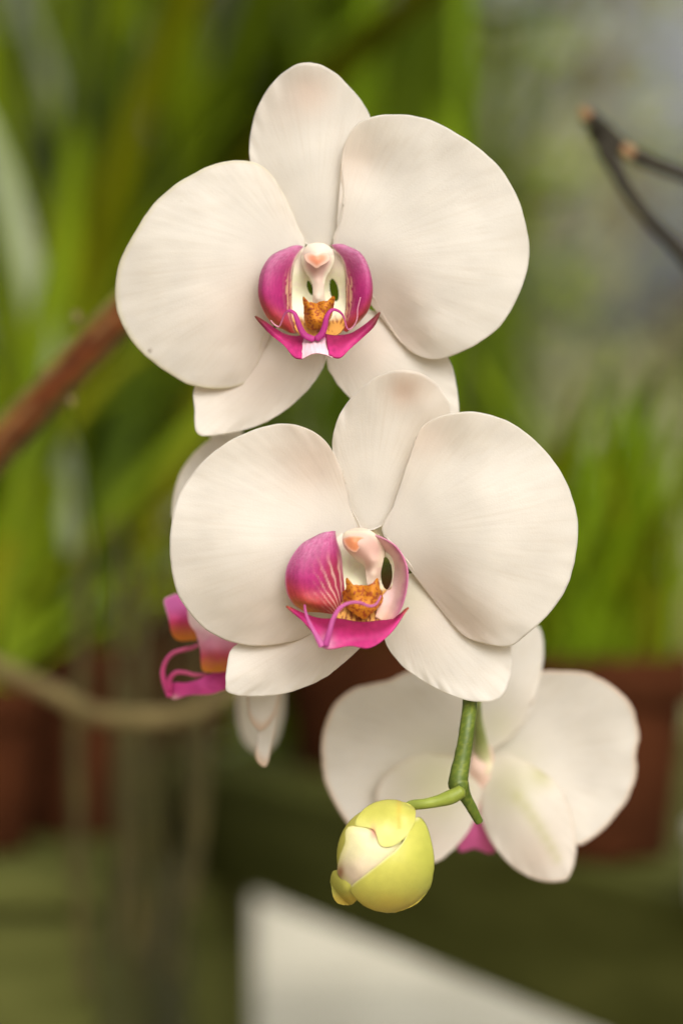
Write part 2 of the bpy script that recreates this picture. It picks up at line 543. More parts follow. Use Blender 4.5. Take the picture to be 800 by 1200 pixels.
patch('lip_throat', [(371, 289), (356, 291), (345, 303), (342, 322), (341, 345), (342, 368), (346, 386), (358, 396), (373, 399), (388, 396), (402, 386), (406, 365), (406, 342),
                     (405, 320), (401, 303), (388, 291)],
      (372, 345), [(371, 290, 0), (342, 322, 4.5), (405, 320, 4.5), (342, 368, 4), (406, 365, 4), (373, 345, -1.0), (358, 338, -.5), (391, 338, -.5), (373, 380, 4), (373, 398, 8), (350, 390, 5), (398, 390, 5)],
      Y1, M_WAX, F1, throat_pig(372, 340, 381), nth=220, nr=90, holes=[(363, 337.5, 3.3, 9.0, -.30), (391.5, 340, 5.2, 13.5, -.20)], jag=0, thick=.0004)
loft('lip_side_lobe', [[(355, 289, 3), (346, 303, 5), (342, 320, 5), (341, 340, 5), (341, 360, 4), (344, 378, 3.5), (347, 391, 3)],
                       [(350, 288, 4), (334, 301, 7.5), (327, 320, 8.5), (326, 341, 8.5), (329, 361, 7.5), (336, 378, 7), (342, 390, 5)],
                       [(344, 289, 4.5), (324, 300, 8.5), (313, 319, 9.5), (311, 341, 9.5), (315, 360, 8.5), (326, 378, 7), (338, 388, 5)],
                       [(340, 290, 4), (319, 300, 7), (307, 318, 7.5), (303.5, 341, 7.5), (307.5, 359, 6.5), (319, 378, 5), (335, 386.5, 4)]],
     Y1, M_LIP, F1, lobe_pig(.20))
loft('lip_side_lobe', [[(388, 287, 3), (401, 303, 5), (405, 320, 5), (406, 340, 5), (406, 360, 4), (403, 376, 3.5), (401, 387, 3)],
                       [(393, 286.5, 4), (411, 301, 7.5), (419, 320, 8.5), (421, 341, 8.5), (418, 361, 7.5), (411, 377, 7), (404, 388, 5)],
                       [(399, 287, 4.5), (419, 298, 8.5), (429, 317, 9.5), (431, 340, 9.5), (427, 361, 8.5), (416, 377, 7), (406, 388, 5)],
                       [(403, 287.5, 4), (421.5, 297, 7), (431.5, 315, 7.5), (435.5, 338, 7.5), (431.5, 361, 6.5), (419, 377.5, 5), (407, 387, 4)]],
     Y1, M_LIP, F1, lobe_pig(.20))


def col_pig(P, R, T, D, cx=372, y0=286, y1=352):
    v = (P[:, 1] - y0) / (y1 - y0)
    c = lerp((0.76, .66, .53), (0.72, .49, .41), sm(.10, .33, v))
    c = lerp(c, (0.78, .68, .54), sm(.45, .9, v))
    return lerp(c, (0.80, .74, .56), sm(.55, 1, R) * (v > .2) * (v < .7))


def z2(pts, z):
    return [(z[0] + p[0] / z[2], z[1] + p[1] / z[2]) + tuple(p[2:]) for p in pts]


patch('column', z2([(410, 112), (450, 120), (480, 142), (492, 180), (490, 215), (472, 252), (452, 285), (442, 325), (440, 360), (446, 430), (415, 460), (388, 430), (386, 360), (384, 325), (368, 288), (345, 255), (332, 215), (328, 170), (350, 130), (375, 116)], Z1),
      (372.5, 306), [(372, 287, 5.5), (372, 297, 8.6), (370, 304, 9.6), (371, 313, 8.6), (372, 330, 6.5), (373, 350, 5.5), (355, 300, 4.6), (390, 300, 4.6), (351, 313, 3.4), (394, 313, 3.4), (359, 312, 5.6), (384, 312, 5.6), (373, 362, 3.0), (362, 325, 5), (382, 324, 5), (366, 350, 4), (379, 350, 4)],
      Y1, M_WAX, F1, col_pig, nth=120, nr=40, jag=0, lam=.002)
patch('anther_cap', z2([(345, 172), (370, 163), (402, 172), (440, 161), (468, 172), (470, 195), (450, 215), (425, 228), (403, 240), (380, 225), (355, 208), (343, 190)], Z1),
      (371.5, 304), [(371.5, 304, 10.3), (359, 301, 8.6), (384, 300, 8.6), (371, 297, 9.4), (370.5, 313, 9.3), (362, 308, 9.2), (381, 308, 9.2)],
      Y1, M_WAX, F1, lambda P, R, T, D: lerp(np.tile((0.76, .30, .17), (len(P), 1)), (0.82, .54, .42), sm(.35, 1, R)), nth=80, nr=20, jag=0, lam=.002)
patch('callus', [(355.2, 347.5), (359.5, 355), (364, 354), (370, 355), (377, 353), (383.5, 352.5), (391.6, 346.5), (390.5, 357), (389, 366), (386, 373.5), (378, 382), (370, 386), (361, 383.5), (357, 373.5), (356, 361)],
      (372.5, 367), [(372, 367, 9.5), (355.5, 348, 9), (391.5, 347, 9), (364, 361, 10.5), (381, 361, 10.5), (372, 357, 7.5), (372, 384, 9), (356, 370, 5), (389, 368, 5), (365, 374, 10.2), (379, 374, 10.2)],
      Y1, M_LIP, F1, spots_pig(np.array((.60, .22, .016)), 1 / 2.6, .03), nth=140, nr=50, jag=.5, lam=.002)


def wing_pig(P, W, U, D):
    c = lerp((0.16, .030, .02), (0.30, .013, .075), sm(0.05, .35, U))
    c = lerp(c, HOT, .95 * sm(.25, .85, W) * sm(.25, .6, U))
    return c * (1 + .25 * nz(P, 1 / 4.0, 7.7))[:, None]


def wing(rt, rb, dt, db, Yf, par, z):
    a = [(x, y, d) for (x, y), d in zip(rt, dt)]
    b = [(x, y, d) for (x, y), d in zip(rb, db)]
    mid = [((p[0] + q[0]) / 2, (p[1] + q[1]) / 2, (p[2] + q[2]) / 2 + .9 * math.sin(math.pi * min(1, i / 4.5)))
           for i, (p, q) in enumerate(zip(a, b))]
    return loft('lip_wing', [a, mid, b], Yf, M_LIP, par, wing_pig, z=z, nu=50, nv=20)


wing([(86, 491), (135, 522), (185, 558), (240, 588), (295, 598), (338, 590)], [(86, 495), (120, 538), (170, 590), (235, 645), (285, 703), (328, 714)],
     [9, 9.5, 10, 10.5, 11, 12], [9, 10, 11.5, 13, 15, 15.5], Y1, F1, Z1)
wing([(732, 470), (688, 512), (640, 550), (580, 584), (510, 594), (450, 588)], [(732, 474), (703, 540), (650, 595), (580, 660), (525, 708), (468, 694)],
     [9, 9.5, 10, 10.5, 11, 12], [9, 10, 11.5, 13, 15, 15.5], Y1, F1, Z1)
patch('lip_midlobe', z2([(326, 588), (365, 598), (395, 606), (425, 598), (458, 585), (450, 630), (462, 672), (488, 708), (440, 690), (385, 688), (328, 715), (322, 705), (332, 650)], Z1),
      (367.5, 404), [(367, 404, 14.5), (354, 393, 11.5), (383, 393, 11.5), (354, 420, 15.3), (388, 419, 15.3), (367, 415, 16), (367, 396, 13)],
      Y1, M_LIP, F1, lambda P, R, T, D: lerp(np.tile((0.78, .52, .56), (len(P), 1)) * (1 + .2 * nz(P * np.array([1, .3]), 1 / 2.5, 6))[:, None], MAG, sm(403, 393, P[:, 1] + 2.5 * nz(P, 1 / 3.0, 1)) if False else 1 - sm(394, 403, P[:, 1] + 3 * nz(P, 1 / 3.0, 1))),
      nth=100, nr=24, jag=.3, lam=.002)


def tend_pig(V, C):
    return lerp((0.42, .03, .19), (0.62, .26, .33), sm(.4, .95, C))


tube_px('tendril', [(388, 612, 14.6, 6), (345, 592, 14.8, 6), (320, 556, 15, 5.6), (303, 510, 15.2, 4.8), (288, 476, 15, 3.8), (262, 463, 14.6, 3.2), (238, 480, 14, 2.6), (222, 520, 13.4, 2.2), (208, 545, 13, 1.7), (186, 536, 12.8, 1.4), (165, 512, 12.6, 1.0)],
        Y1, M_LIP, F1, tend_pig, z=Z1, flat=.6, thin=.66)
tube_px('tendril', [(402, 612, 14.6, 6), (430, 585, 14.8, 6), (446, 545, 15, 5.4), (455, 500, 15.2, 4.6), (472, 468, 15, 3.6), (496, 457, 14.6, 3.0), (526, 470, 14, 2.6), (546, 498, 13.4, 2.2), (556, 535, 13, 1.8), (570, 560, 12.8, 1.5), (597, 542, 12.6, 1.3), (614, 505, 12.6, 1.2), (618, 450, 12.6, 1.1), (632, 393, 12.4, .8)],
        Y1, M_LIP, F1, tend_pig, z=Z1, flat=.6, thin=.66)

# ---------------------------------------------------------------- front bloom
Y2 = -0.002
F2 = flower([(512, 640, .026), (480, 615, .018), (448, 622, .010), (434, 632, .003)], Y2,
            'largest white bloom at the front, lip turned to the left, overlapping the topmost bloom', [.0018, .0018, .0021, .0024])
P2 = dict(mat=M_PETAL, parent=F2)
patch('dorsal_sepal', [(430, 622), (412, 605), (398, 570), (389.5, 525), (396, 490), (412, 466), (435, 445), (459, 435), (484, 435), (507, 446), (521, 463), (527.5, 482),
                       (516, 512), (498, 545), (480, 580), (456, 610)],
      (432, 612), [(430, 612, -1.6), (440, 560, .4), (455, 515, 2), (470, 487, 3.0), (475, 462, 4.8), (478, 437, 8.4), (390, 520, -2), (408, 470, 1), (430, 447, 4.2), (526, 480, 2.6), (508, 447, 5.8), (500, 520, -.5),
                   (485, 560, -1), (402, 580, -1.8), (465, 595, -1.8), (440, 480, 3.4), (500, 480, 3.6)],
      Y2, colour=petal_pig([(473, 458, 16, .9), (485, 450, 30, .3)]), wrinkle=0.7, **P2)
patch('lateral_sepal', [(425, 700), (390, 715), (340, 738), (295, 748), (272, 760), (266, 780), (264.5, 798), (268, 812), (300, 816), (338, 811.5), (378, 795), (408, 772), (428, 750), (438, 720)],
      (424, 708), [(424, 708, -4), (350, 765, -3.6), (290, 790, -3), (268, 808, -2.4), (300, 816, -4.6), (378, 795, -5.6), (273, 760, -5.2), (340, 738, -5.4), (430, 750, -5.4)],
      Y2, colour=petal_pig([(390, 740, 50, .5), (330, 765, 40, .2)]), wrinkle=0.8, **P2)
patch('lateral_sepal', [(462, 690), (455, 715), (451, 750), (468, 777), (494, 797), (530, 815.5), (560, 822), (585, 818.5), (596.5, 797), (600, 770), (592, 745), (560, 715), (520, 685), (482, 672)],
      (466, 696), [(466, 696, -4), (490, 740, -3.4), (540, 790, -3), (585, 818, -2), (452, 752, -5.5), (495, 797, -5), (600, 775, -3.4), (560, 715, -4.6), (545, 760, -3.4)],
      Y2, colour=petal_pig([(500, 720, 45, .35)], green=[(478, 700, 30, .22)]), wrinkle=0.8, **P2)
patch('petal', [(422, 618), (410, 592), (403, 560), (392, 533), (377, 513), (355, 501), (330, 496.5), (300, 503), (265, 519), (236, 543), (213, 575), (202, 610), (199.5, 650), (205, 685), (218, 712),
                (240, 736), (265, 750), (295, 756.5), (330, 754), (358, 746), (385, 725), (405, 685), (420, 645)],
      (418, 628), [(418, 626, 0), (392, 602, 2.2), (372, 562, 3.6), (380, 520, 7.0), (345, 500, 8.2), (300, 503, 7.4), (330, 550, 4.9), (237, 543, 4.5), (280, 600, 6.3), (260, 650, 7.2), (202, 650, 3.5), (310, 655, 6.6), (365, 650, 3),
                   (232, 727, 1.5), (290, 755, -2.5), (340, 738, -1.6), (358, 745, -3.5), (400, 690, -1.5), (320, 708, 2), (270, 705, 4)],
      Y2, colour=petal_pig([(365, 545, 45, .55), (330, 730, 60, .45), (385, 690, 40, .4)]), wrinkle=1.2, nth=300, nr=80, **P2)
patch('petal', [(448, 618), (462, 590), (476, 555), (484, 525), (493, 502), (515, 488), (550, 483), (580, 488), (611, 503), (640, 530), (660, 559), (670, 584), (676, 612), (675.5, 640), (670, 668), (660, 695), (640, 722),
                (615, 745), (597, 757), (572, 755), (546, 746), (528, 728), (508, 702), (488, 672), (468, 645), (455, 632)],
      (450, 628), [(450, 626, 0), (482, 602, 2), (490, 535, 4.6), (495, 502, 7.0), (550, 485, 8.6), (530, 530, 4.7), (565, 590, 7.2), (640, 532, 3.6), (675, 630, 2.4), (620, 620, 6.4), (605, 680, 5.2), (660, 695, 1.4), (597, 756, 1.2),
                   (550, 747, -2.0), (522, 717, -2.2), (480, 660, -.8), (535, 645, 5.2), (572, 722, 3.4), (545, 695, 3.8), (518, 690, -.2), (515, 655, 2.6), (545, 730, -.8)],
      Y2, colour=petal_pig([(510, 690, 35, .55), (550, 730, 35, .5), (500, 515, 26, .35)]), wrinkle=1.2, nth=300, nr=80, **P2)

Z2 = (310, 590, 4.21)
patch('lip_throat', z2([(350, 150), (390, 150), (450, 140), (520, 148), (590, 190), (640, 250), (662, 330), (655, 420), (620, 510), (575, 575), (510, 592), (430, 590), (365, 572), (345, 530), (380, 440), (372, 330), (362, 230)], Z2),
      (421, 676), z2([(390, 150, 1), (520, 148, 2), (640, 260, 5), (655, 420, 5), (575, 570, 6), (430, 588, 8), (345, 530, 6), (375, 330, 3), (450, 330, -1), (600, 345, .5), (480, 470, 4), (590, 480, 4.5)], Z2),
      Y2, M_WAX, F2, throat_pig(425, 670, 699), nth=240, nr=90, holes=[(452.8, 672, 7.0, 19.0, -.06)], jag=0, thick=.0004)
def fan_lobe(P, W, U, D):
    c = lobe_pig(0, .9)(P, W, U, D)
    dx, dy = P[:, 0] - 403.0, P[:, 1] - 728.0
    a = np.arctan2(-dy, -dx)
    ln = .5 + .5 * np.sin(a * 44 + 1.6 * nz(P, 1 / 10.0, 2.2))
    zone = (1 - sm(.26, .58, W + .10 * nz(P, 1 / 6.0, 4))) * sm(.24, .50, U)
    c = lerp(c, RED * .9, .6 * zone)
    c = lerp(c, (.74, .46, .38), .7 * zone * sm(.66, .92, ln))
    return lerp(c, (.74, .46, .46), .8 * (1 - sm(0, .10, W)) * (1 - sm(.3, .7, U)))


loft('lip_side_lobe', [z2(r, Z2) for r in (
    [(345, 138, 3), (352, 180, 5), (374, 250, 5.5), (382, 335, 5.5), (390, 430, 5), (380, 500, 4.5), (365, 560, 4)],
    [(330, 138, 5), (318, 185, 7.5), (320, 260, 8.5), (318, 345, 8.5), (322, 430, 8), (330, 495, 8.5), (340, 545, 6)],
    [(300, 145, 6), (225, 200, 9), (190, 285, 10.5), (182, 360, 10.8), (190, 435, 10), (225, 492, 10), (270, 533, 7)],
    [(268, 156, 5), (180, 208, 8), (122, 290, 8.5), (104, 362, 8.5), (112, 438, 8), (145, 495, 7), (195, 530, 6)])],
     Y2, M_LIP, F2, fan_lobe, nu=110, nv=64)


def pale_lobe(P, W, U, D):
    c = lerp((0.76, .52, .48), (0.60, .19, .32), sm(.45, 1.0, W + .15 * nz(P, 1 / 7.0, 3)))
    c = lerp(c, (0.76, .56, .54), .5 * (1 - sm(0, .35, U)))
    c = lerp(c, (0.72, .40, .22), .6 * sm(.75, 1, U))
    return c


loft('lip_side_lobe', [z2(r, Z2) for r in (
    [(492, 168, 4), (550, 205, 3), (608, 255, 2.5), (634, 330, 2.5), (618, 410, 3), (572, 470, 4.5), (545, 560, 6.5)],
    [(495, 154, 5), (560, 188, 5), (626, 245, 5), (658, 330, 5), (652, 425, 5.5), (615, 505, 6), (575, 578, 7)],
    [(500, 145, 5.5), (570, 172, 7), (645, 227, 8), (685, 318, 8.5), (682, 425, 8.5), (644, 525, 8), (590, 588, 7.5)],
    [(502, 140, 5), (575, 165, 7.5), (655, 220, 9.3), (702, 315, 10), (700, 425, 10), (662, 540, 9), (600, 594, 7.5)])],
     Y2, M_LIP, F2, pale_lobe, thick=.0003)
patch('column', z2([(388, 160), (410, 138), (450, 124), (495, 126), (535, 145), (570, 180), (590, 225), (584, 275), (572, 330), (562, 400), (535, 425), (506, 395), (502, 335), (485, 300), (450, 275), (415, 240), (392, 205)], Z2),
      (427, 638), z2([(440, 130, 6.5), (430, 165, 10.2), (420, 200, 10.6), (450, 230, 9.6), (500, 160, 8.8), (550, 200, 7), (585, 230, 4), (540, 280, 8), (535, 350, 6.5), (535, 395, 5), (392, 200, 7.4), (450, 275, 7), (500, 330, 4.5), (565, 370, 3.5)], Z2),
      Y2, M_WAX, F2, lambda P, R, T, D: col_pig(P, R, T, D, 430, 606, 690) * np.array((1, .93, .90)), nth=120, nr=40, jag=0, lam=.002)
patch('anther_cap', z2([(388, 178), (410, 166), (440, 162), (475, 164), (498, 178), (485, 200), (465, 218), (450, 238), (425, 232), (402, 210)], Z2),
      (416, 636), z2([(388, 178, 8.6), (440, 163, 10.6), (498, 178, 9.4), (440, 190, 11.4), (450, 237, 10.2), (410, 215, 10.2), (480, 205, 10)], Z2),
      Y2, M_WAX, F2, lambda P, R, T, D: lerp(np.tile((0.74, .27, .12), (len(P), 1)), (0.80, .46, .32), sm(.65, 1, R)), nth=80, nr=20, jag=0, lam=.002)
patch('callus', z2([(403, 366), (428, 398), (455, 402), (500, 402), (528, 396), (557, 368), (566, 420), (582, 460), (570, 500), (520, 545), (490, 568), (445, 545), (400, 505), (385, 440), (402, 420)], Z2),
      (424, 700), z2([(480, 460, 9), (403, 368, 9), (556, 370, 9), (440, 440, 10.5), (530, 440, 10.5), (485, 415, 7.5), (490, 560, 9), (390, 450, 6), (578, 460, 6), (450, 500, 10), (525, 500, 10)], Z2),
      Y2, M_LIP, F2, spots_pig(np.array((.58, .21, .016)), 1 / 2.8, .05, 8.8), nth=140, nr=50, jag=.6, lam=.002)
def boat_pig(P, W, U, D):
    e = np.abs(U - .5) * 2
    c = lerp((0.30, .013, .075), HOT, sm(.25, .85, W))
    c = lerp(c, (0.30, .06, .02), .9 * sm(.80, .98, e))
    c = lerp(c, (0.72, .36, .50), .7 * np.exp(-((P[:, 0] - 382) / 9) ** 2 - ((P[:, 1] - 755) / 10) ** 2))
    return c * (1 + .2 * nz(P, 1 / 5.0, 7.7))[:, None]


loft('lip_midlobe', [z2(r, Z2) for r in (
    [(108, 506, 9), (180, 540, 9.5), (270, 570, 9.5), (370, 572, 9), (470, 588, 9), (570, 580, 8.5), (640, 568, 8), (708, 512, 8)],
    [(108, 508, 9), (176, 555, 11), (260, 605, 13), (350, 640, 14), (460, 655, 14), (560, 645, 12), (635, 600, 10), (708, 515, 8)],
    [(108, 511, 9), (172, 566, 11), (240, 640, 14.5), (300, 716, 16.5), (420, 704, 15), (520, 712, 13.5), (622, 640, 11), (708, 518, 8)])],
     Y2, M_LIP, F2, boat_pig, nu=80, nv=26)
tube_px('tendril', [(283, 702, 17, 7), (265, 670, 17, 5.5), (240, 625, 16.6, 4.2), (215, 575, 16, 3.4), (202, 535, 15.6, 2.6), (197, 500, 15.2, 1.6)], Y2, M_LIP, F2,
        lambda V, C: lerp((0.54, .12, .32), (0.46, .07, .24), C), z=Z2, flat=.6, thin=.62)
tube_px('tendril', [(300, 700, 17, 6.5), (318, 640, 17.2, 5.4), (338, 570, 17, 4.6), (372, 515, 16.6, 4), (420, 490, 16, 3.4), (470, 489, 15.4, 3), (515, 506, 15, 2.8), (550, 496, 14.4, 2.6), (574, 455, 14, 1.8)], Y2, M_LIP, F2,
        lambda V, C: lerp((0.46, .06, .25), (0.50, .14, .27), C), z=Z2, flat=.6, thin=.62)

# ---------------------------------------------------------------- bloom seen from behind
Y3 = 0.058
F3 = flower([(540, 770, .018), (555, 805, .030), (559, 845, .044), (564, 880, .054), (567, 905, .057)], Y3,
            'white bloom turned away from the camera, seen from behind below the front bloom', [.0013, .0013, .0013, .0020, .0026])
P3 = dict(mat=M_PETAL, parent=F3)
TAN = (.70, .52, .36)
patch('petal', [(566, 880), (560, 840), (545, 808), (520, 790), (482, 786), (458, 796), (440, 800), (415, 806), (395, 822), (382, 842), (376, 870), (378, 905), (388, 935), (402, 958), (430, 985), (470, 985), (520, 955), (555, 915)],
      (562, 890), [(562, 890, 0), (470, 865, -3), (378, 875, 1.5), (430, 801, 2), (500, 787, 2.5), (402, 958, 1.5), (480, 930, -1), (470, 985, 0)],
      Y3, colour=petal_pig([], rim=TAN, rimw=.75, green=[(520, 910, 50, .35)]), wrinkle=1.3, jag=1.0, **P3)
patch('petal', [(572, 875), (590, 840), (610, 805), (632, 787), (662, 786), (692, 790), (718, 804), (738, 826), (748.5, 858), (745, 885), (746, 905), (735, 935), (715, 963), (692, 984), (674, 989), (650, 965), (620, 930), (590, 905)],
      (576, 888), [(576, 888, 0), (660, 865, -3), (748, 880, 1.5), (660, 787, 2), (736, 822, 1.5), (690, 985, 1.5), (640, 945, -1), (660, 905, -2.4)],
      Y3, colour=petal_pig([], rim=TAN, rimw=.75, green=[(600, 890, 30, .2)]), wrinkle=1.5, jag=1.0, **P3)
patch('dorsal_sepal', [(566, 882), (552, 850), (552, 810), (570, 775), (595, 745), (614, 735), (630, 734), (636, 755), (634, 785), (622, 830), (600, 862)],
      (566, 872), [(566, 872, 3), (600, 800, 5), (628, 737, 4), (636, 770, 3), (556, 810, 3), (600, 862, 3)],
      Y3, colour=petal_pig([], green=[(580, 850, 25, .3)]), wrinkle=.8, **P3)
patch('lateral_sepal', [(562, 895), (530, 885), (490, 885), (455, 905), (440, 935), (448, 968), (475, 998), (506, 1011), (530, 996), (550, 971), (562, 940)],
      (562, 902), [(562, 902, 3), (510, 935, 6.5), (506, 1008, 5), (445, 940, 4), (550, 971, 4), (520, 886, 4)],
      Y3, colour=petal_pig([(500, 990, 40, .3)], rim=TAN, rimw=.4, green=[(515, 915, 45, .55)]), wrinkle=.8, **P3)
patch('lateral_sepal', [(574, 892), (565, 920), (562, 950), (570, 976), (585, 1000), (606, 1020), (632, 1032), (655, 1033), (666, 1028), (674, 1002), (672, 975), (664, 940), (645, 912), (615, 893), (592, 884)],
      (578, 896), [(578, 896, 3), (605, 930, 7.5), (640, 985, 8.2), (666, 1028, 6), (566, 960, 3.5), (606, 1018, 4.5), (672, 975, 4.5), (645, 912, 5), (628, 955, 8.8)],
      Y3, colour=petal_pig([(630, 1010, 40, .45)], rim=TAN, rimw=.45, green=[(596, 920, 30, .45), (606, 934, 9, .5), (616, 946, 8, .5), (624, 958, 8, .5), (632, 970, 8, .5), (639, 982, 7, .5), (646, 994, 7, .45), (652, 1006, 6, .4), (634, 908, 14, .6)]), wrinkle=.8, **P3)
patch('lip_midlobe', [(556, 940), (545, 965), (536, 990), (540, 998), (556, 994), (574, 1000), (580, 992), (572, 965), (565, 945)],
      (558, 970), [(556, 940, 2), (540, 995, -4), (577, 996, -4), (558, 980, -1)], Y3, M_LIP, F3, np.array((.62, .12, .32)), nth=80, nr=20, lam=.01)
patch('column', [(560, 868), (552, 890), (550, 920), (556, 945), (566, 948), (572, 925), (578, 900), (574, 875)],
      (563, 905), [(560, 868, 4), (550, 915, 2), (577, 900, 2), (563, 905, 6.5), (562, 946, 3)], Y3, M_WAX, F3,
      lambda P, R, T, D: lerp(np.tile((.74, .52, .40), (len(P), 1)), (.60, .22, .24), sm(915, 945, P[:, 1])), nth=60, nr=20, jag=.3, holes=[(571.5, 903, 2.6, 6, .35)])

# ---------------------------------------------------------------- bloom in profile at the left
Y4 = 0.040
F4 = flower([(508, 660, .028), (430, 650, .040), (350, 660, .042), (305, 690, .040)], Y4,
            'half hidden white bloom in profile, pink lip pointing left past the front bloom', [.0015, .0015, .0019, .0026])
P4 = dict(mat=M_PETAL, parent=F4)
patch('petal', [(308, 690), (262, 672), (222, 645), (204, 612), (202, 592), (206, 568), (216, 545), (232, 526), (250, 514), (268, 520), (285, 545), (300, 590), (312, 640)],
      (300, 680), [(300, 680, 2), (204, 600, 0), (232, 526, -1), (255, 600, 2), (290, 560, 0)], Y4, colour=petal_pig([], rim=(.8, .7, .5), rimw=.3), wrinkle=.8, **P4)
patch('dorsal_sepal', [(312, 690), (280, 640), (256, 570), (247, 520), (248, 504), (258, 498), (276, 500), (287, 514), (300, 560), (318, 640)],
      (308, 672), [(308, 672, 0), (255, 515, -7), (276, 500, -8), (275, 560, -4), (263, 508, -5.4), (270, 508, -8)], Y4, colour=petal_pig(), wrinkle=.8, **P4)
patch('petal', [(318, 705), (300, 740), (283, 790), (278, 825), (281, 855), (290, 874), (306, 882), (322, 870), (332, 835), (332, 790), (328, 740)],
      (316, 715), [(316, 715, -12), (282, 840, -86), (332, 845, -98), (305, 800, -78), (306, 882, -98), (310, 770, -58)], Y4, colour=petal_pig(), wrinkle=.6, **P4)
patch('lateral_sepal', [(316, 700), (300, 740), (290, 790), (290.5, 825), (294, 845), (305, 856), (316, 848), (323, 833), (328, 800), (330, 750)],
      (314, 712), [(314, 712, 4), (305, 800, 9), (291, 830, 6), (305, 855, 8), (326, 820, 5)], Y4, colour=petal_pig([], rim=TAN, rimw=.8, rim0=.90), wrinkle=.5, **P4)
patch('lateral_sepal', [(320, 705), (312, 760), (312, 820), (307, 850), (302.5, 868), (300, 888), (311.5, 898.5), (318, 876), (324, 845), (328.5, 812), (332, 760)],
      (322, 722), [(322, 722, 0), (318, 800, 2), (306, 860, 5), (311, 898, 7), (326, 830, -1), (302, 885, 6)], Y4, colour=petal_pig([], rim=TAN, rimw=.8, rim0=.90), wrinkle=.4, **P4)
Z4 = (180, 680, 7.27)


def far_lobe_pig(P, R, T, D):
    v = (P[:, 1] - 697) / 52.0
    c = lerp((0.60, .13, .36), (0.56, .03, .14), sm(.2, .7, v))
    c = lerp(c, ORANGE * .9, .9 * sm(.52, 1.0, v))
    return lerp(c, (.72, .40, .5), .6 * sm(.9, 1, R) * (1 - sm(.4, .7, v)))


def near_lobe_pig(P, R, T, D):
    v = (P[:, 1] - 714) / 73.0
    c = lerp((0.80, .58, .56), (0.70, .26, .36), sm(.15, .6, v + .1 * nz(P, 1 / 8.0, 3)))
    c = lerp(c, (0.60, .07, .14), sm(.55, .78, v))
    return lerp(c, ORANGE * .9, .9 * sm(.66, 1.0, v + .06 * nz(P, 1 / 6.0, 8)))


patch('lip_side_lobe', z2([(88, 175), (130, 140), (215, 120), (300, 210), (340, 320), (368, 440), (365, 505), (290, 515), (200, 508), (150, 440), (122, 300)], Z4),
      (212, 722), z2([(90, 175, 4), (215, 130, 0), (360, 450, 0), (200, 505, 3), (220, 320, 7), (290, 510, 2)], Z4), Y4, M_LIP, F4, far_lobe_pig, nth=100, nr=36, jag=.3)
patch('lip_side_lobe', z2([(296, 240), (400, 320), (560, 440), (740, 520), (720, 640), (640, 760), (520, 785), (425, 770), (405, 700), (400, 600), (362, 450), (308, 370)], Z4),
      (246, 750), z2([(296, 240, 8), (600, 480, 9), (700, 640, 8), (520, 780, 9), (410, 760, 8), (405, 600, 8), (500, 600, 13)], Z4), Y4, M_LIP, F4, near_lobe_pig, nth=120, nr=40, jag=.3)
patch('lip_midlobe', z2([(140, 900), (180, 870), (270, 872), (380, 848), (480, 800), (600, 755), (720, 760), (740, 870), (620, 925), (500, 965), (350, 975), (240, 985), (205, 1010), (160, 1008), (135, 960)], Z4),
      (238, 806), z2([(140, 920, 3), (300, 880, 6), (480, 805, 6), (720, 780, 6), (620, 925, 6), (350, 975, 6), (400, 910, 10), (180, 1005, 3)], Z4), Y4, M_LIP, F4,
      lambda P, R, T, D: lerp(lerp(np.tile((.66, .07, .30), (len(P), 1)), HOT, sm(250, 275, P[:, 0])), (.75, .45, .45), .8 * np.exp(-((P[:, 0] - 205) / 6) ** 2 - ((P[:, 1] - 818) / 4) ** 2)), nth=110, nr=30, jag=.3)
for tp in ([(140, 985, 4, 4), (100, 890, 4, 3.4), (78, 780, 4.5, 3.0), (108, 685, 5, 2.8), (165, 622, 5, 2.7), (250, 592, 5, 2.6), (330, 575, 4, 2.4), (375, 550, 3, 2)],
           [(135, 930, 5, 3.6), (142, 840, 6, 3.2), (190, 787, 7, 2.9), (265, 785, 7, 2.7), (350, 806, 7, 2.5), (450, 806, 6, 2.3)]):
    tube_px('tendril', tp, Y4, M_LIP, F4, lambda V, C: lerp((.60, .05, .22), (.58, .12, .22), C), z=Z4)

# ---------------------------------------------------------------- bud
YB = -0.004
BC = (447, 1003)
bc = at(BC[0], BC[1], YB)
tube_px('pedicel', [(541, 927, 5, 7.5), (528, 934, 5, 8.6), (512, 939, 5, 7.0), (497, 942, 5, 6.2), (482, 944, 4, 6.2), (468, 952, 2, 6.5)], 0.001, M_STEM, SPRAY,
        lambda V, C: lerp((.17, .20, .025), (.27, .31, .05), C), n=40, ns=18)


def bud_body():
    V, F = [], []
    nu, nv = 36, 24
    for i in range(nv + 1):
        t = math.pi * i / nv
        for j in range(nu):
            q = 2 * math.pi * j / nu
            r = 0.0100
            v = Vector((r * .98 * math.sin(t) * math.cos(q), r * 1.0 * math.sin(t) * math.sin(q), r * 1.08 * math.cos(t)))
            V.append(bc + v)
    for i in range(nv):
        for j in range(nu):
            k = (j + 1) % nu
            F.append((i * nu + j, (i + 1) * nu + j, (i + 1) * nu + k, i * nu + k))
    V = np.array([tuple(v) for v in V])
    return make_obj('bud', V, F, M_BUD, SPRAY, np.tile((.62, .56, .10), (len(V), 1)), np.zeros((len(V), 2)))


BUD = bud_body()
ZB = (370, 920, 5.0)
BY = np.array((0.56, 0.52, 0.095))
BG = np.array((0.50, 0.50, 0.080))
OCH = np.array((0.62, 0.42, 0.06))


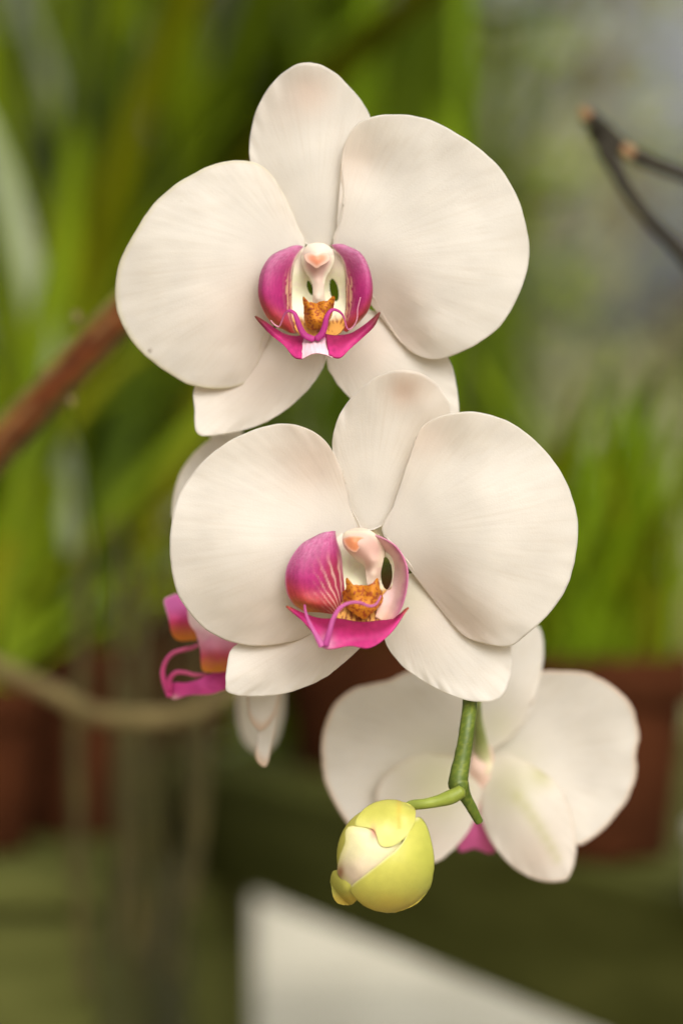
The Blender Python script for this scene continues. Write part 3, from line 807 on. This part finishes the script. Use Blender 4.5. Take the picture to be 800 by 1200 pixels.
def bud_pig(kind):
    def f(P, R, T, D):
        n = nz(P, 1 / 16.0, 3.1)
        m_ = .05 * nz(P, 1 / 9.0, 5.5) + .03 * nz(P, 1 / 2.2, 1.5)
        if kind == 'right':
            c = lerp(np.tile(BY, (len(P), 1)), BG, .8 * sm(470, 505, P[:, 0] + 8 * n))
            c = lerp(c, OCH, .6 * sm(1035, 1066, P[:, 1] + 5 * n))
            c = lerp(c, (.80, .74, .42), .6 * sm(.9, 1, R) * (P[:, 0] < 490) * (P[:, 1] < 1038))
        elif kind == 'top':
            c = lerp(np.tile(BY, (len(P), 1)), (.72, .68, .22), sm(950, 985, P[:, 1] + 4 * n))
            c = lerp(c, OCH, .55 * np.exp(-((P[:, 0] - 466) / 3) ** 2) * sm(985, 950, P[:, 1]) if False else .55 * np.exp(-((P[:, 0] - 467) / 3) ** 2) * (P[:, 1] < 972))
            c = lerp(c, (.70, .22, .14), .85 * np.exp(-((P[:, 0] - 437.5) / 3.5) ** 2 - ((P[:, 1] - 978) / 10) ** 2))
        elif kind == 'inner':
            c = lerp(np.tile((.74, .67, .36), (len(P), 1)), (.74, .58, .42), sm(985, 1030, P[:, 1] + 6 * n))
            c = lerp(c, (.66, .60, .22), .7 * sm(.72, 1, R))
            c = lerp(c, (.28, .09, .03), .9 * np.exp(-((P[:, 0] - 399) / 5) ** 2 - ((P[:, 1] - 1022) / 9) ** 2))
            c = lerp(c, (.70, .25, .17), .85 * np.exp(-((P[:, 0] - 437) / 4) ** 2 - ((P[:, 1] - 976) / 9) ** 2))
        else:
            c = lerp(np.tile(BY * .95, (len(P), 1)), OCH, .8 * sm(1040, 1058, P[:, 1] + 3 * n))
        return c * (1 + m_)[:, None]
    return f


def bud_sheet(name, ol, base, off, kind, ctrl=None, rad=67):
    p = z2([base], ZB)[0]
    return patch(name, z2(ol, ZB), p, ctrl and z2(ctrl, ZB), YB, M_BUD, BUD, bud_pig(kind), nth=140, nr=44, jag=.4, sphere=(BC[0], BC[1], rad, off), thick=.0003, lam=.005)


bud_sheet('sepal', [(110, 500), (90, 540), (92, 600), (105, 660), (135, 695), (185, 702), (225, 688), (250, 640), (235, 580), (190, 560), (150, 510)], (170, 610), .2, 'left',
          [(100, 600, 0), (170, 610, 1.6), (230, 680, 0), (240, 590, -.5)])
bud_sheet('petal', [(176, 270), (200, 243), (260, 246), (322, 250), (345, 235), (390, 300), (440, 340), (500, 330), (470, 390), (400, 450), (300, 535), (215, 615), (172, 568), (128, 515), (140, 430), (172, 340)], (310, 400), .5, 'inner',
          [(180, 265, 2.6), (240, 330, 1.0), (300, 260, .6), (310, 400, .8), (140, 470, 0), (210, 600, 0), (230, 480, 1.2), (450, 350, -.4), (195, 310, 1.4), (350, 450, .2)])
bud_sheet('sepal', [(232, 235), (250, 180), (300, 128), (370, 98), (440, 87), (500, 96), (555, 118), (582, 160), (575, 220), (540, 280), (490, 335), (430, 362), (375, 350), (345, 270), (300, 250)], (430, 220), 1.3, 'top',
          [(232, 235, .6), (430, 200, 1.0), (485, 130, .9), (490, 200, -.3), (530, 180, 1.3), (430, 360, -.6), (350, 270, .2), (540, 280, -.5), (370, 110, -.3), (460, 260, .6)])
bud_sheet('sepal', [(565, 215), (605, 190), (648, 245), (676, 340), (688, 430), (684, 520), (660, 605), (600, 685), (510, 732), (410, 746), (310, 720), (240, 668), (203, 600), (290, 525), (400, 440), (480, 370), (530, 295)], (480, 540), 1.2, 'right',
          [(205, 600, .6), (400, 445, .3), (540, 290, -.2), (480, 540, 1.0), (680, 450, 0), (410, 745, 0), (600, 680, 0), (460, 460, .8), (300, 600, 1.0)], rad=67)

# ================================================================ the surroundings
M_TERRA = solid('terracotta', (0.032, 0.0095, 0.003), (0.062, 0.018, 0.006), 35, rough=.9, spec=.05, c3=(.085, .038, .016))
M_SOIL = solid('potting_soil', (0.02, 0.013, 0.007), (0.055, 0.035, 0.018), 120, rough=.95, bump=.8)
M_WOOD = solid('olive_painted_wood', (0.056, 0.058, 0.010), (0.096, 0.098, 0.022), 9, rough=.7, spec=.12, stretch=(1, 1, 6), c3=(.13, .12, .03))
M_CANE = solid('red_brown_cane', (0.16, 0.030, 0.009), (0.27, 0.062, 0.018), 30, rough=.5, stretch=(1, 1, 1), c3=(.22, .13, .03))
M_TWIG = solid('dark_bark', (0.012, 0.010, 0.006), (0.04, 0.032, 0.018), 90, rough=.8, bump=.6)
M_CUT = solid('cut_wood', (0.20, 0.11, 0.05), (0.32, 0.18, 0.08), 200, rough=.7)
M_ROOT = solid('aerial_root_skin', (0.085, 0.060, 0.018), (0.17, 0.125, 0.045), 60, rough=.8)
M_ROOTD = solid('dry_root_skin', (0.0338, 0.0270, 0.0053), (0.0638, 0.0480, 0.0097), 60, rough=.8)
M_GROUND = solid('pale_concrete', (0.31, 0.26, 0.17), (0.42, 0.36, 0.25), 3, rough=.9, dist=.01)
M_WALL = solid('cream_render', (0.40, 0.37, 0.29), (0.54, 0.50, 0.40), 5, rough=.9, spec=.1, dist=.004)
M_SLAB = solid('white_paint', (0.38, 0.35, 0.275), (0.49, 0.46, 0.37), 12, rough=.8, spec=.1)
M_WHITEPOT = solid('white_glaze', (0.45, 0.43, 0.37), (0.55, 0.53, 0.47), 20, rough=.3)
LEAF_PALE = solid('leaf_pale_striped', (0.26, 0.30, 0.14), (0.42, 0.45, 0.27), 14, rough=.6, spec=.12, transl=.4, stretch=(1, 1, .15))  # variegated leaf; its paleness also paints in blurred highlights
LEAF = [solid('leaf_deep_green', (0.0437, 0.0705, 0.0019), (0.0972, 0.1361, 0.0032), 14, rough=.6, spec=.12, transl=.40),
        solid('leaf_mid_green', (0.1283, 0.1823, 0.0031), (0.2160, 0.2767, 0.0049), 14, rough=.6, spec=.12, transl=.40),
        solid('leaf_yellow_green', (0.1550, 0.1666, 0.0017), (0.2402, 0.2325, 0.0035), 14, rough=.6, spec=.12, transl=.42),
        solid('leaf_grey_olive', (0.23, 0.225, 0.085), (0.42, 0.41, 0.20), 10, rough=.6, spec=.3, transl=.25),
        solid('leaf_shade_green', (0.0096, 0.0144, 0.0024), (0.0208, 0.0256, 0.0040), 10, rough=.6, spec=.2, transl=.1),  # shade of the dark gaps is put into this leaf colour
        solid('leaf_brown', (0.06, 0.030, 0.010), (0.13, 0.065, 0.02), 14, rough=.7, spec=.2, transl=.2),
        solid('leaf_fresh_green', (0.1495, 0.2405, 0.0035), (0.2470, 0.3510, 0.0070), 14, rough=.6, spec=.12, transl=.42)]


LEAF.append(LEAF_PALE)


def grid_obj(name, mat, V, F, parent=None, smooth=True, origin=None):
    return make_obj(name, V, F, mat, parent, None, None, smooth, origin)


def box_mesh(corners8):
    F = [(0, 3, 2, 1), (4, 5, 6, 7), (0, 1, 5, 4), (1, 2, 6, 5), (2, 3, 7, 6), (3, 0, 4, 7)]
    return np.array([tuple(c) for c in corners8]), F


def prism(name, quad, z0, z1, mat, parent=None, bev=.004):
    c = [(x, y, z0) for x, y in quad] + [(x, y, z1) for x, y in quad]
    V, F = box_mesh(c)
    o = make_obj(name, V, F, mat, parent, smooth=False)
    b = o.modifiers.new('bevel', 'BEVEL'); b.width = bev; b.segments = 2
    return o


# ground
GZ = -0.9
V = np.array([(-60, -20, GZ), (60, -20, GZ), (60, 120, GZ), (-60, 120, GZ)], float)
tag(make_obj('ground', V, [(0, 1, 2, 3)], M_GROUND, smooth=False), 'pale concrete ground beyond the bench', None, None, 'structure')


def leaf_strip(base, heading, lean, length, width, curl, mat, parent, seg=14, twist=0.0, name='leaf'):
    """strap leaf: rises from base, arches over along heading; channelled across"""
    b = Vector(base)
    d = Vector((math.sin(heading), math.cos(heading), 0))
    side = Vector((math.cos(heading), -math.sin(heading), 0))
    V, F = [], []
    ang = lean
    p = b.copy()
    step = length / seg
    for i in range(seg + 1):
        t = i / seg
        w = width * (0.45 + 0.55 * math.sin(min(1, t * 2.2) * math.pi / 2)) * (1 - max(0, (t - .45) / .55) ** 2.2)
        w = max(w, width * .02)
        tang = d * math.sin(ang) + Vector((0, 0, 1)) * math.cos(ang)
        nrm = d * math.cos(ang) - Vector((0, 0, 1)) * math.sin(ang)
        tw = twist * t
        s2 = side * math.cos(tw) + nrm * math.sin(tw)
        n2 = nrm * math.cos(tw) - side * math.sin(tw)
        for k in (-1, -.5, 0, .5, 1):
            V.append(p + s2 * (w / 2 * k) - n2 * (w * .16 * (1 - k * k)))
        p = p + tang * step
        ang += curl / seg * (0.5 + t)
    for i in range(seg):
        for k in range(4):
            F.append((i * 5 + k, i * 5 + k + 1, (i + 1) * 5 + k + 1, (i + 1) * 5 + k))
    V = np.array([tuple(v) for v in V])
    return make_obj(name, V, F, mat, parent, origin=tuple(b), thick=.0006)


def lathe(prof, c, ns=48):
    V, F = [], []
    for r, z in prof:
        for j in range(ns):
            q = 2 * math.pi * j / ns
            V.append((c[0] + r * math.cos(q), c[1] + r * math.sin(q), c[2] + z))
    for i in range(len(prof) - 1):
        for j in range(ns):
            k = (j + 1) % ns
            F.append((i * ns + j, i * ns + k, (i + 1) * ns + k, (i + 1) * ns + j))
    return np.array(V), F


def pot(c, rt, rb, h, mat, label, group=None, soil=True):
    e = tag(empty('flower_pot', c), label, 'pot', group)
    t = .006
    V, F = lathe([(0.001, 0), (rb * .96, 0), (rb, .004), (rt * .90, h * .76), (rt * .90, h * .78), (rt * .80, h * .79), (rb * .85, .012), (.001, .012)], c)
    make_obj('body', V, F, mat, e, smooth=True)
    V, F = lathe([(rt * .905, h * .765), (rt * .985, h * .765), (rt, h * .79), (rt, h * .975), (rt * .985, h), (rt * .90, h), (rt * .88, h * .97), (rt * .87, h * .78)], c)
    make_obj('rim', V, F, mat, e, smooth=True)
    if soil:
        V, F = lathe([(.0005, h * .90), (rt * .45, h * .905), (rt * .872, h * .88)], c)
        make_obj('soil', V, F, M_SOIL, e)
    return e


# benches: the right one runs off diagonally, the left one is square on
ZT = -0.1417
A = Vector((-.055, .82)); dr = Vector((.155, -.38)).normalized(); nn_ = Vector((-dr.y, dr.x))
BENCH = tag(empty('wooden_bench', (A.x, A.y, GZ)), 'olive painted wooden bench running diagonally behind the bud, red brown pots on it', 'bench')


def q2(t0, t1, n0, n1):
    return [tuple(A + dr * t + nn_ * n) for t, n in ((t0, n0), (t1, n0), (t1, n1), (t0, n1))]


for i in range(4):
    prism('top_board', q2(-.14, 1.0, .022 + i * .13, .022 + i * .13 + .124), ZT - .022, ZT, M_WOOD, BENCH)
prism('front_rail', q2(-.14, 1.0, 0, .020), -.205, ZT - .001, M_WOOD, BENCH)
prism('leg', [(-.0875, .88), (-.050, .88), (-.050, .92), (-.0875, .92)], GZ, -.207, M_WOOD, BENCH)
prism('leg', q2(.92, .98, .024, .075), GZ, ZT - .024, M_WOOD, BENCH)
prism('leg', q2(-.135, -.075, .46, .51), GZ, ZT - .024, M_WOOD, BENCH)
prism('leg', q2(.92, .98, .46, .51), GZ, ZT - .024, M_WOOD, BENCH)

LB = tag(empty('wooden_bench', (-.35, .8, GZ)), 'olive painted boxed bench at the left edge with a broad front board', 'bench')
prism('top_board', [(-.8, .49), (-.098, .49), (-.098, 1.32), (-.8, 1.32)], -.165, -.145, M_WOOD, LB)
prism('front_board', [(-.8, .500), (-.102, .500), (-.102, .520), (-.8, .520)], GZ, -.167, M_WOOD, LB)
prism('side_board', [(-.124, .523), (-.104, .523), (-.104, 1.31), (-.124, 1.31)], GZ, -.167, M_WOOD, LB)

# low white slab beyond
LOWB = tag(empty('slatted_bench', (.4, 1.7, -.53)), 'low white slatted bench seen under the diagonal bench at the bottom', 'bench')
for y0_ in (1.34, 1.485, 1.63, 1.775, 1.92):
    prism('slat', [(-.62, y0_), (1.5, y0_), (1.5, y0_ + .115), (-.62, y0_ + .115)], -.495, -.47, M_SLAB, LOWB)
for x0_ in (-.5, .45, 1.38):
    prism('support', [(x0_, 1.33), (x0_ + .06, 1.33), (x0_ + .06, 2.03), (x0_, 2.03)], GZ, -.497, M_SLAB, LOWB)

wl = prism('low_wall', [(-1.2, 2.05), (2.2, 2.05), (2.2, 2.15), (-1.2, 2.15)], GZ - .02, -.37, M_WALL)
tag(wl, 'low cream rendered wall seen under the diagonal bench above the slatted bench', 'wall')

# pots
GP = 'terracotta pots on the benches'
c_ = at(695, 985, .50); pR = Vector((c_.x, .50, ZT))
pot(pR, .0425, .031, .083, M_TERRA, 'terracotta pot on the bench behind the turned away bloom, green blades in it', GP)
c_ = at(440, 900, .86); pM = Vector((c_.x, .86, ZT))
pot(pM, .062, .046, .105, M_TERRA, 'terracotta pot on the bench, mostly hidden between the front bloom and the turned away bloom', GP)
c_ = at(92, 985, .58); pL = Vector((c_.x, .60, -.145))
pot(pL, .036, .027, .085, M_TERRA, 'terracotta pot near the left edge, below the strap leaves', GP)
c_ = at(-22, 1000, .54); pL2 = Vector((c_.x, .535, -.145))
pot(pL2, .028, .021, .072, M_TERRA, 'terracotta pot cut off by the left edge of the photo', GP)
c_ = at(863, 985, .36)
pot(Vector((c_.x, .36, ZT)), .0185, .0165, .030, M_WHITEPOT, 'small white pot at the right edge on the bench', None)


def plant(name, base, specs, label, group, cat='plant'):
    e = tag(empty(name, base), label, cat, group)
    for (h, le, ln, w, cu, mi, tw, off) in specs:
        b = Vector(base) + Vector(off)
        leaf_strip(b, h, le, ln, w, cu, LEAF[mi], e, twist=tw)
    return e


def specs(n, ln, w, lean, curl, mats, spread=.02, hd=(0, 2 * math.pi), seed=1):
    r = random.Random(seed)
    out = []
    for i in range(n):
        out.append((r.uniform(*hd), r.uniform(*lean), r.uniform(*ln), r.uniform(*w), r.uniform(*curl), r.choice(mats), r.uniform(-.8, .8),
                    (r.uniform(-spread, spread), r.uniform(-spread, spread), 0)))
    return out


GL = 'strap leaved plants behind the blooms'
soil = lambda p, h: (p.x, p.y, p.z + h * .89)
plant('strap_leaf_plant', soil(pL, .085), specs(34, (.20, .46), (.011, .024), (.15, 1.15), (.6, 2.2), [0, 0, 1, 1, 2, 7], .018, hd=(4.0, 7.0), seed=3),
      'yellow green strap leaves rising from the pot near the left edge', GL)
plant('strap_leaf_plant', soil(pL2, .072), specs(26, (.16, .32), (.010, .020), (.1, 1.0), (.5, 2.0), [0, 1, 1, 2], .014, hd=(4.6, 7.9), seed=5),
      'strap leaves arching from the pot cut off by the left edge', GL)
plant('strap_leaf_plant', soil(pM, .105), specs(13, (.35, .62), (.020, .036), (.0, .16), (.0, .35), [0, 0, 1, 6], .03, seed=8),
      'upright dark green strap leaves behind the two front blooms', GL)
plant('grass_clump', soil(pR, .083), specs(50, (.05, .155), (.005, .011), (.0, .5), (.1, 1.0), [1, 6, 6, 2], .028, seed=11),
      'bright green grassy blades rising from the right pot', None)
# pots stand further back on the left bench: taller plants, each in its own place
for i, (px, Y, n, ln, mats, lab) in enumerate([
        (30, .95, 26, (.4, .75), [0, 0, 1, 2, 4], 'tall dark strap leaves in the upper left corner behind the cane'),
        (200, 1.05, 24, (.45, .8), [0, 1, 1, 4, 7], 'tall green strap leaves left of the topmost bloom')]):
    c = at(px, 850, Y)
    pb = Vector((c.x, Y, -.145))
    pot(pb, .05, .04, .09, M_TERRA, ['terracotta pot far back at the left under tall dark leaves', 'terracotta pot far back behind the hanging roots'][i], GP)
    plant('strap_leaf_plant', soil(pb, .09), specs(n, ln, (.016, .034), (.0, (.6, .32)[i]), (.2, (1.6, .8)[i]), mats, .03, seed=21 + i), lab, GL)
# plants standing on the ground further away
for i, (px, Y, n, ln, w, mats, lab) in enumerate([
        (465, 2.30, 9, (1.2, 1.9), (.03, .055), [0, 0, 4, 1], 'dark green broad blades reaching up beside the topmost bloom'),
        (725, 2.25, 60, (.7, 1.15), (.014, .034), [1, 6, 0, 2, 7, 3], 'fresh green reedy blades at the right, behind the right pot'),
        (850, 2.45, 44, (.7, 1.08), (.018, .042), [1, 6, 6, 3], 'green reedy blades along the right edge'),
        (610, 2.65, 40, (.75, 1.12), (.02, .045), [6, 3, 7, 7], 'pale green blades far behind the front bloom'),
        (-60, 2.4, 60, (1.2, 2.1), (.02, .045), [0, 0, 1, 4, 4], 'deep green tall blades at the far left'),
        (110, 2.3, 56, (1.0, 1.9), (.02, .045), [0, 0, 1, 1, 4, 4, 7], 'mixed green and pale striped tall blades rising behind the cane'),
        (245, 2.6, 34, (1.0, 1.9), (.02, .05), [0, 1, 6, 1], 'green tall blades between the far left blades and the topmost bloom')]):
    k = PX * (DIST + Y) / DIST
    plant('tall_grass_plant', ((px - 400) * k, Y, GZ), specs(n, ln, w, (.0, (.05, .22, .22, .22, .40, .34, .20)[i]), (.0, (.06, .6, .6, .6, 1.1, .9, .5)[i]), mats, .12, seed=41 + i), lab, 'tall blades standing behind the benches')


# far foliage: one mass
def leaf_cloud(name, n, box, size, mats, dens, seed, label):
    r = np.random.default_rng(seed)
    V, F, MI = [], [], []
    cnt = 0
    while cnt < n:
        x, y, z = (r.uniform(*box[i]) for i in range(3))
        if r.random() > dens(x, y, z): continue
        cnt += 1
        s_ = r.uniform(*size)
        a = Vector(r.normal(size=3)).normalized(); b = a.orthogonal().normalized()
        b = (b + Vector(r.normal(size=3)) * .2).normalized()
        c = Vector((x, y, z))
        i0 = len(V)
        V += [tuple(c - a * s_), tuple(c + b * s_ * .38 + a.cross(b) * s_ * .1), tuple(c + a * s_), tuple(c - b * s_ * .38 + a.cross(b) * s_ * .1)]
        F.append((i0, i0 + 1, i0 + 2, i0 + 3)); MI.append(int(r.integers(len(mats))))
    o = make_obj(name, np.array(V), F, mats[0], smooth=False)
    for m in mats[1:]: o.data.materials.append(m)
    o.data.polygons.foreach_set('material_index', MI)
    return tag(o, label, None, None, 'stuff')


def d_far(x, y, z):
    # clumps with holes right through the mass, more of them high up at the right
    n = mnoise.noise(Vector((x * 3.7, 7.7, z * 3.3))) + .20 * mnoise.noise(Vector((x * 11.0, 2.2, z * 10.0)))
    open_ = sm(-.8, .7, x) * sm(.15, .8, z)
    return np.clip(sm(-.06, .02, n + .10 * open_ + .40 * (1 - open_)), .0, 1)


leaf_cloud('far_foliage', 20000, [(-3.2, 3.6), (3.0, 4.8), (GZ, 1.45)], (.03, .065), [LEAF[3], LEAF[3], LEAF[3], LEAF[3], LEAF[1], LEAF[5]], d_far, 5, 'olive green mass of foliage far behind the plants')
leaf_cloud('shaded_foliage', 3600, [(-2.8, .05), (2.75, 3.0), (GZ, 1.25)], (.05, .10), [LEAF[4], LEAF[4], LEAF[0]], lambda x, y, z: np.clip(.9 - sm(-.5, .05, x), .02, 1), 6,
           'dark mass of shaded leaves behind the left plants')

# cane at the left, lying behind the topmost bloom
cane_px = [(-60, 590, .170, 25), (0, 522, .160, 25), (70, 447, .150, 24.5), (140, 372, .141, 24), (230, 280, .130, 23), (300, 205, .122, 15), (330, 172, .119, 6)]


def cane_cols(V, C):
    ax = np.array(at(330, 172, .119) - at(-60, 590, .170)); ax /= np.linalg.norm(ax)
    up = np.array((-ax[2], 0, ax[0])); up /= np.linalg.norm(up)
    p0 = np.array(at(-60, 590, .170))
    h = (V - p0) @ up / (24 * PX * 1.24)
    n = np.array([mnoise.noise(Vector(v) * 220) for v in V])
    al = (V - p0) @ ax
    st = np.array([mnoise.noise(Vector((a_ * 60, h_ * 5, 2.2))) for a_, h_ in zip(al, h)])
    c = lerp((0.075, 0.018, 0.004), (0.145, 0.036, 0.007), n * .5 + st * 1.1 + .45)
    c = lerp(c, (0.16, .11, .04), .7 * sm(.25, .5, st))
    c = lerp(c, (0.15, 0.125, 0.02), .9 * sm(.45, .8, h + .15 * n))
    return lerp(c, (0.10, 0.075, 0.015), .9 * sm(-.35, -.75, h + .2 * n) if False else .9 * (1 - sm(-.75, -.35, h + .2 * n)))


CANE = tag(empty('plant_cane', at(-60, 590, .170)), 'thick red brown cane slanting up behind the left petal of the topmost bloom', 'cane')
tube_w('shaft', [tuple(at(*p[:3])) for p in cane_px], [p[3] * PX * 1.24 for p in cane_px], M_STEM, CANE, cane_cols, n=80, ns=32, bump=.07)
for (x, y, Y, r) in ((90, 372, .140, 6), (52, 438, .146, 5), (84, 470, .132, 5)):
    c = at(x, y, Y)
    V, F = [], []
    for i in range(9):
        t = math.pi * i / 8
        for j in range(12):
            q = 2 * math.pi * j / 12
            V.append(c + Vector((math.sin(t) * math.cos(q), math.sin(t) * math.sin(q), math.cos(t) * 1.3)) * r * .00024)
    for i in range(8):
        for j in range(12):
            F.append((i * 12 + j, (i + 1) * 12 + j, (i + 1) * 12 + (j + 1) % 12, i * 12 + (j + 1) % 12))
    make_obj('node_bud', np.array([tuple(v) for v in V]), F, M_ROOT, CANE)

# dead forked twig, upper right
TW = tag(empty('dead_twig', at(840, 215, .17)), 'dark forked dead twig with orange cut ends at the upper right', 'twig')
Yt = .16
tube_w('branch', [tuple(at(*p)) for p in ((686, 134, Yt - .004), (710, 155, Yt), (738, 178, Yt), (775, 195, Yt + .004), (830, 214, Yt + .01), (900, 235, Yt + .02))], [.0022, .0024, .0025, .0022, .0022, .0024], M_TWIG, TW, n=60, bump=.2)
tube_w('branch', [tuple(at(*p)) for p in ((696, 150, Yt + .002), (714, 186, Yt), (735, 222, Yt), (765, 262, Yt), (805, 305, Yt + .004), (860, 380, Yt + .01))], [.0024, .0023, .0021, .0021, .0022, .0024], M_TWIG, TW, n=60, bump=.2)
tube_w('cut_end', [tuple(at(*p)) for p in ((681, 129, Yt - .006), (688, 136, Yt - .005))], [.0013, .0018], M_CUT, TW, n=8)
tube_w('cut_end', [tuple(at(*p)) for p in ((731, 173, Yt - .004), (739, 181, Yt - .004))], [.0016, .0018], M_CUT, TW, n=8)

# aerial roots
r1 = [(-40, 765, .36), (10, 788, .35), (60, 810, .34), (110, 836, .335), (160, 841, .33), (210, 838, .33), (250, 824, .33), (275, 806, .332), (300, 780, .34), (340, 740, .36)]
tag(tube_w('aerial_root', [tuple(at(*p)) for p in r1], [.0036, .0036, .0034, .0033, .0033, .0031, .003, .0028, .0026, .0026], M_ROOT, n=80, bump=.15),
    'thick tan root sagging across the left below the pink lip in profile', 'root')
r2 = [(82, 475, .14), (98, 520, .14), (114, 580, .142), (124, 640, .145), (127, 700, .15), (122, 760, .155)]
tag(tube_w('aerial_root', [tuple(at(*p)) for p in r2], [.0003] * 6, LEAF[0], n=60, bump=.2), 'thin pale yellow green strand hanging from the red brown cane', 'root')
rr = random.Random(4)
for i in range(9):
    x0 = 90 + i * 15 + rr.uniform(-6, 6)
    Yr = .44 + rr.uniform(-.04, .04)
    pts = []
    bend = rr.uniform(-30, 60)
    y1 = rr.uniform(1000, 1180)
    y0 = rr.uniform(560, 660)
    for k in range(7):
        t = k / 6
        pts.append(tuple(at(x0 + bend * math.sin(t * 2.6) + rr.uniform(-6, 6), y0 + (y1 - y0) * t, Yr)))
    tag(tube_w('aerial_root', pts, [.0006, .0012, .0018, .0024, .0024, .0024, .0022], M_ROOTD, n=40, bump=.2), 'dull brown root hanging in the tangle at the lower left', 'root', 'tangle of hanging roots')

# ================================================================ camera, light, render
cam = bpy.data.cameras.new('camera')
cam.sensor_fit = 'VERTICAL'
cam.sensor_height = 36.0
cam.sensor_width = 24.0
cam.lens = 90.0
cam.clip_start = .02
cam.clip_end = 500
cam.dof.use_dof = True
cam.dof.focus_distance = DIST - .003
cam.dof.aperture_fstop = 5.6
co = bpy.data.objects.new('camera', cam)
co.location = (0, -DIST, 0)
co.rotation_euler = (math.pi / 2, 0, 0)
COL.objects.link(co)
SC.camera = co

sun_dir = Vector((.26, -.92, .62)).normalized()
el = math.asin(sun_dir.z)
w = bpy.data.worlds.new('World')
SC.world = w
w.use_nodes = True
nt = w.node_tree
nt.nodes.clear()
sky = nt.nodes.new('ShaderNodeTexSky')
sky.sky_type = 'NISHITA'
sky.sun_disc = False
sky.sun_elevation = el
sky.sun_rotation = math.atan2(sun_dir.x, sun_dir.y)
sky.dust_density = 10.0
sky.ozone_density = 0.1
bg = nt.nodes.new('ShaderNodeBackground')
bg.inputs['Strength'].default_value = .135
wo = nt.nodes.new('ShaderNodeOutputWorld')
hs = nt.nodes.new('ShaderNodeHueSaturation')       # thin overcast: the sky is greyer than a clear one
hs.inputs['Saturation'].default_value = .06
hs.inputs['Value'].default_value = 1.1
nt.links.new(sky.outputs[0], hs.inputs['Color'])
nt.links.new(hs.outputs[0], bg.inputs[0])
nt.links.new(bg.outputs[0], wo.inputs[0])

sl_ = bpy.data.lights.new('sun', 'SUN')
sl_.energy = 1.15
sl_.angle = math.radians(55)
sl_.color = (1.0, .97, .92)
so = bpy.data.objects.new('sun', sl_)
so.rotation_euler = sun_dir.to_track_quat('Z', 'Y').to_euler()
so.location = sun_dir * 3
COL.objects.link(so)

SC.view_settings.view_transform = 'Standard'
SC.view_settings.look = 'None'
SC.view_settings.exposure = 0.02
SC.view_settings.gamma = 1.0
SC.view_settings.use_curve_mapping = False
SC.cycles.use_denoising = True
SC.cycles.max_bounces = 10
SC.cycles.transmission_bounces = 6
SC.cycles.sample_clamp_indirect = 8
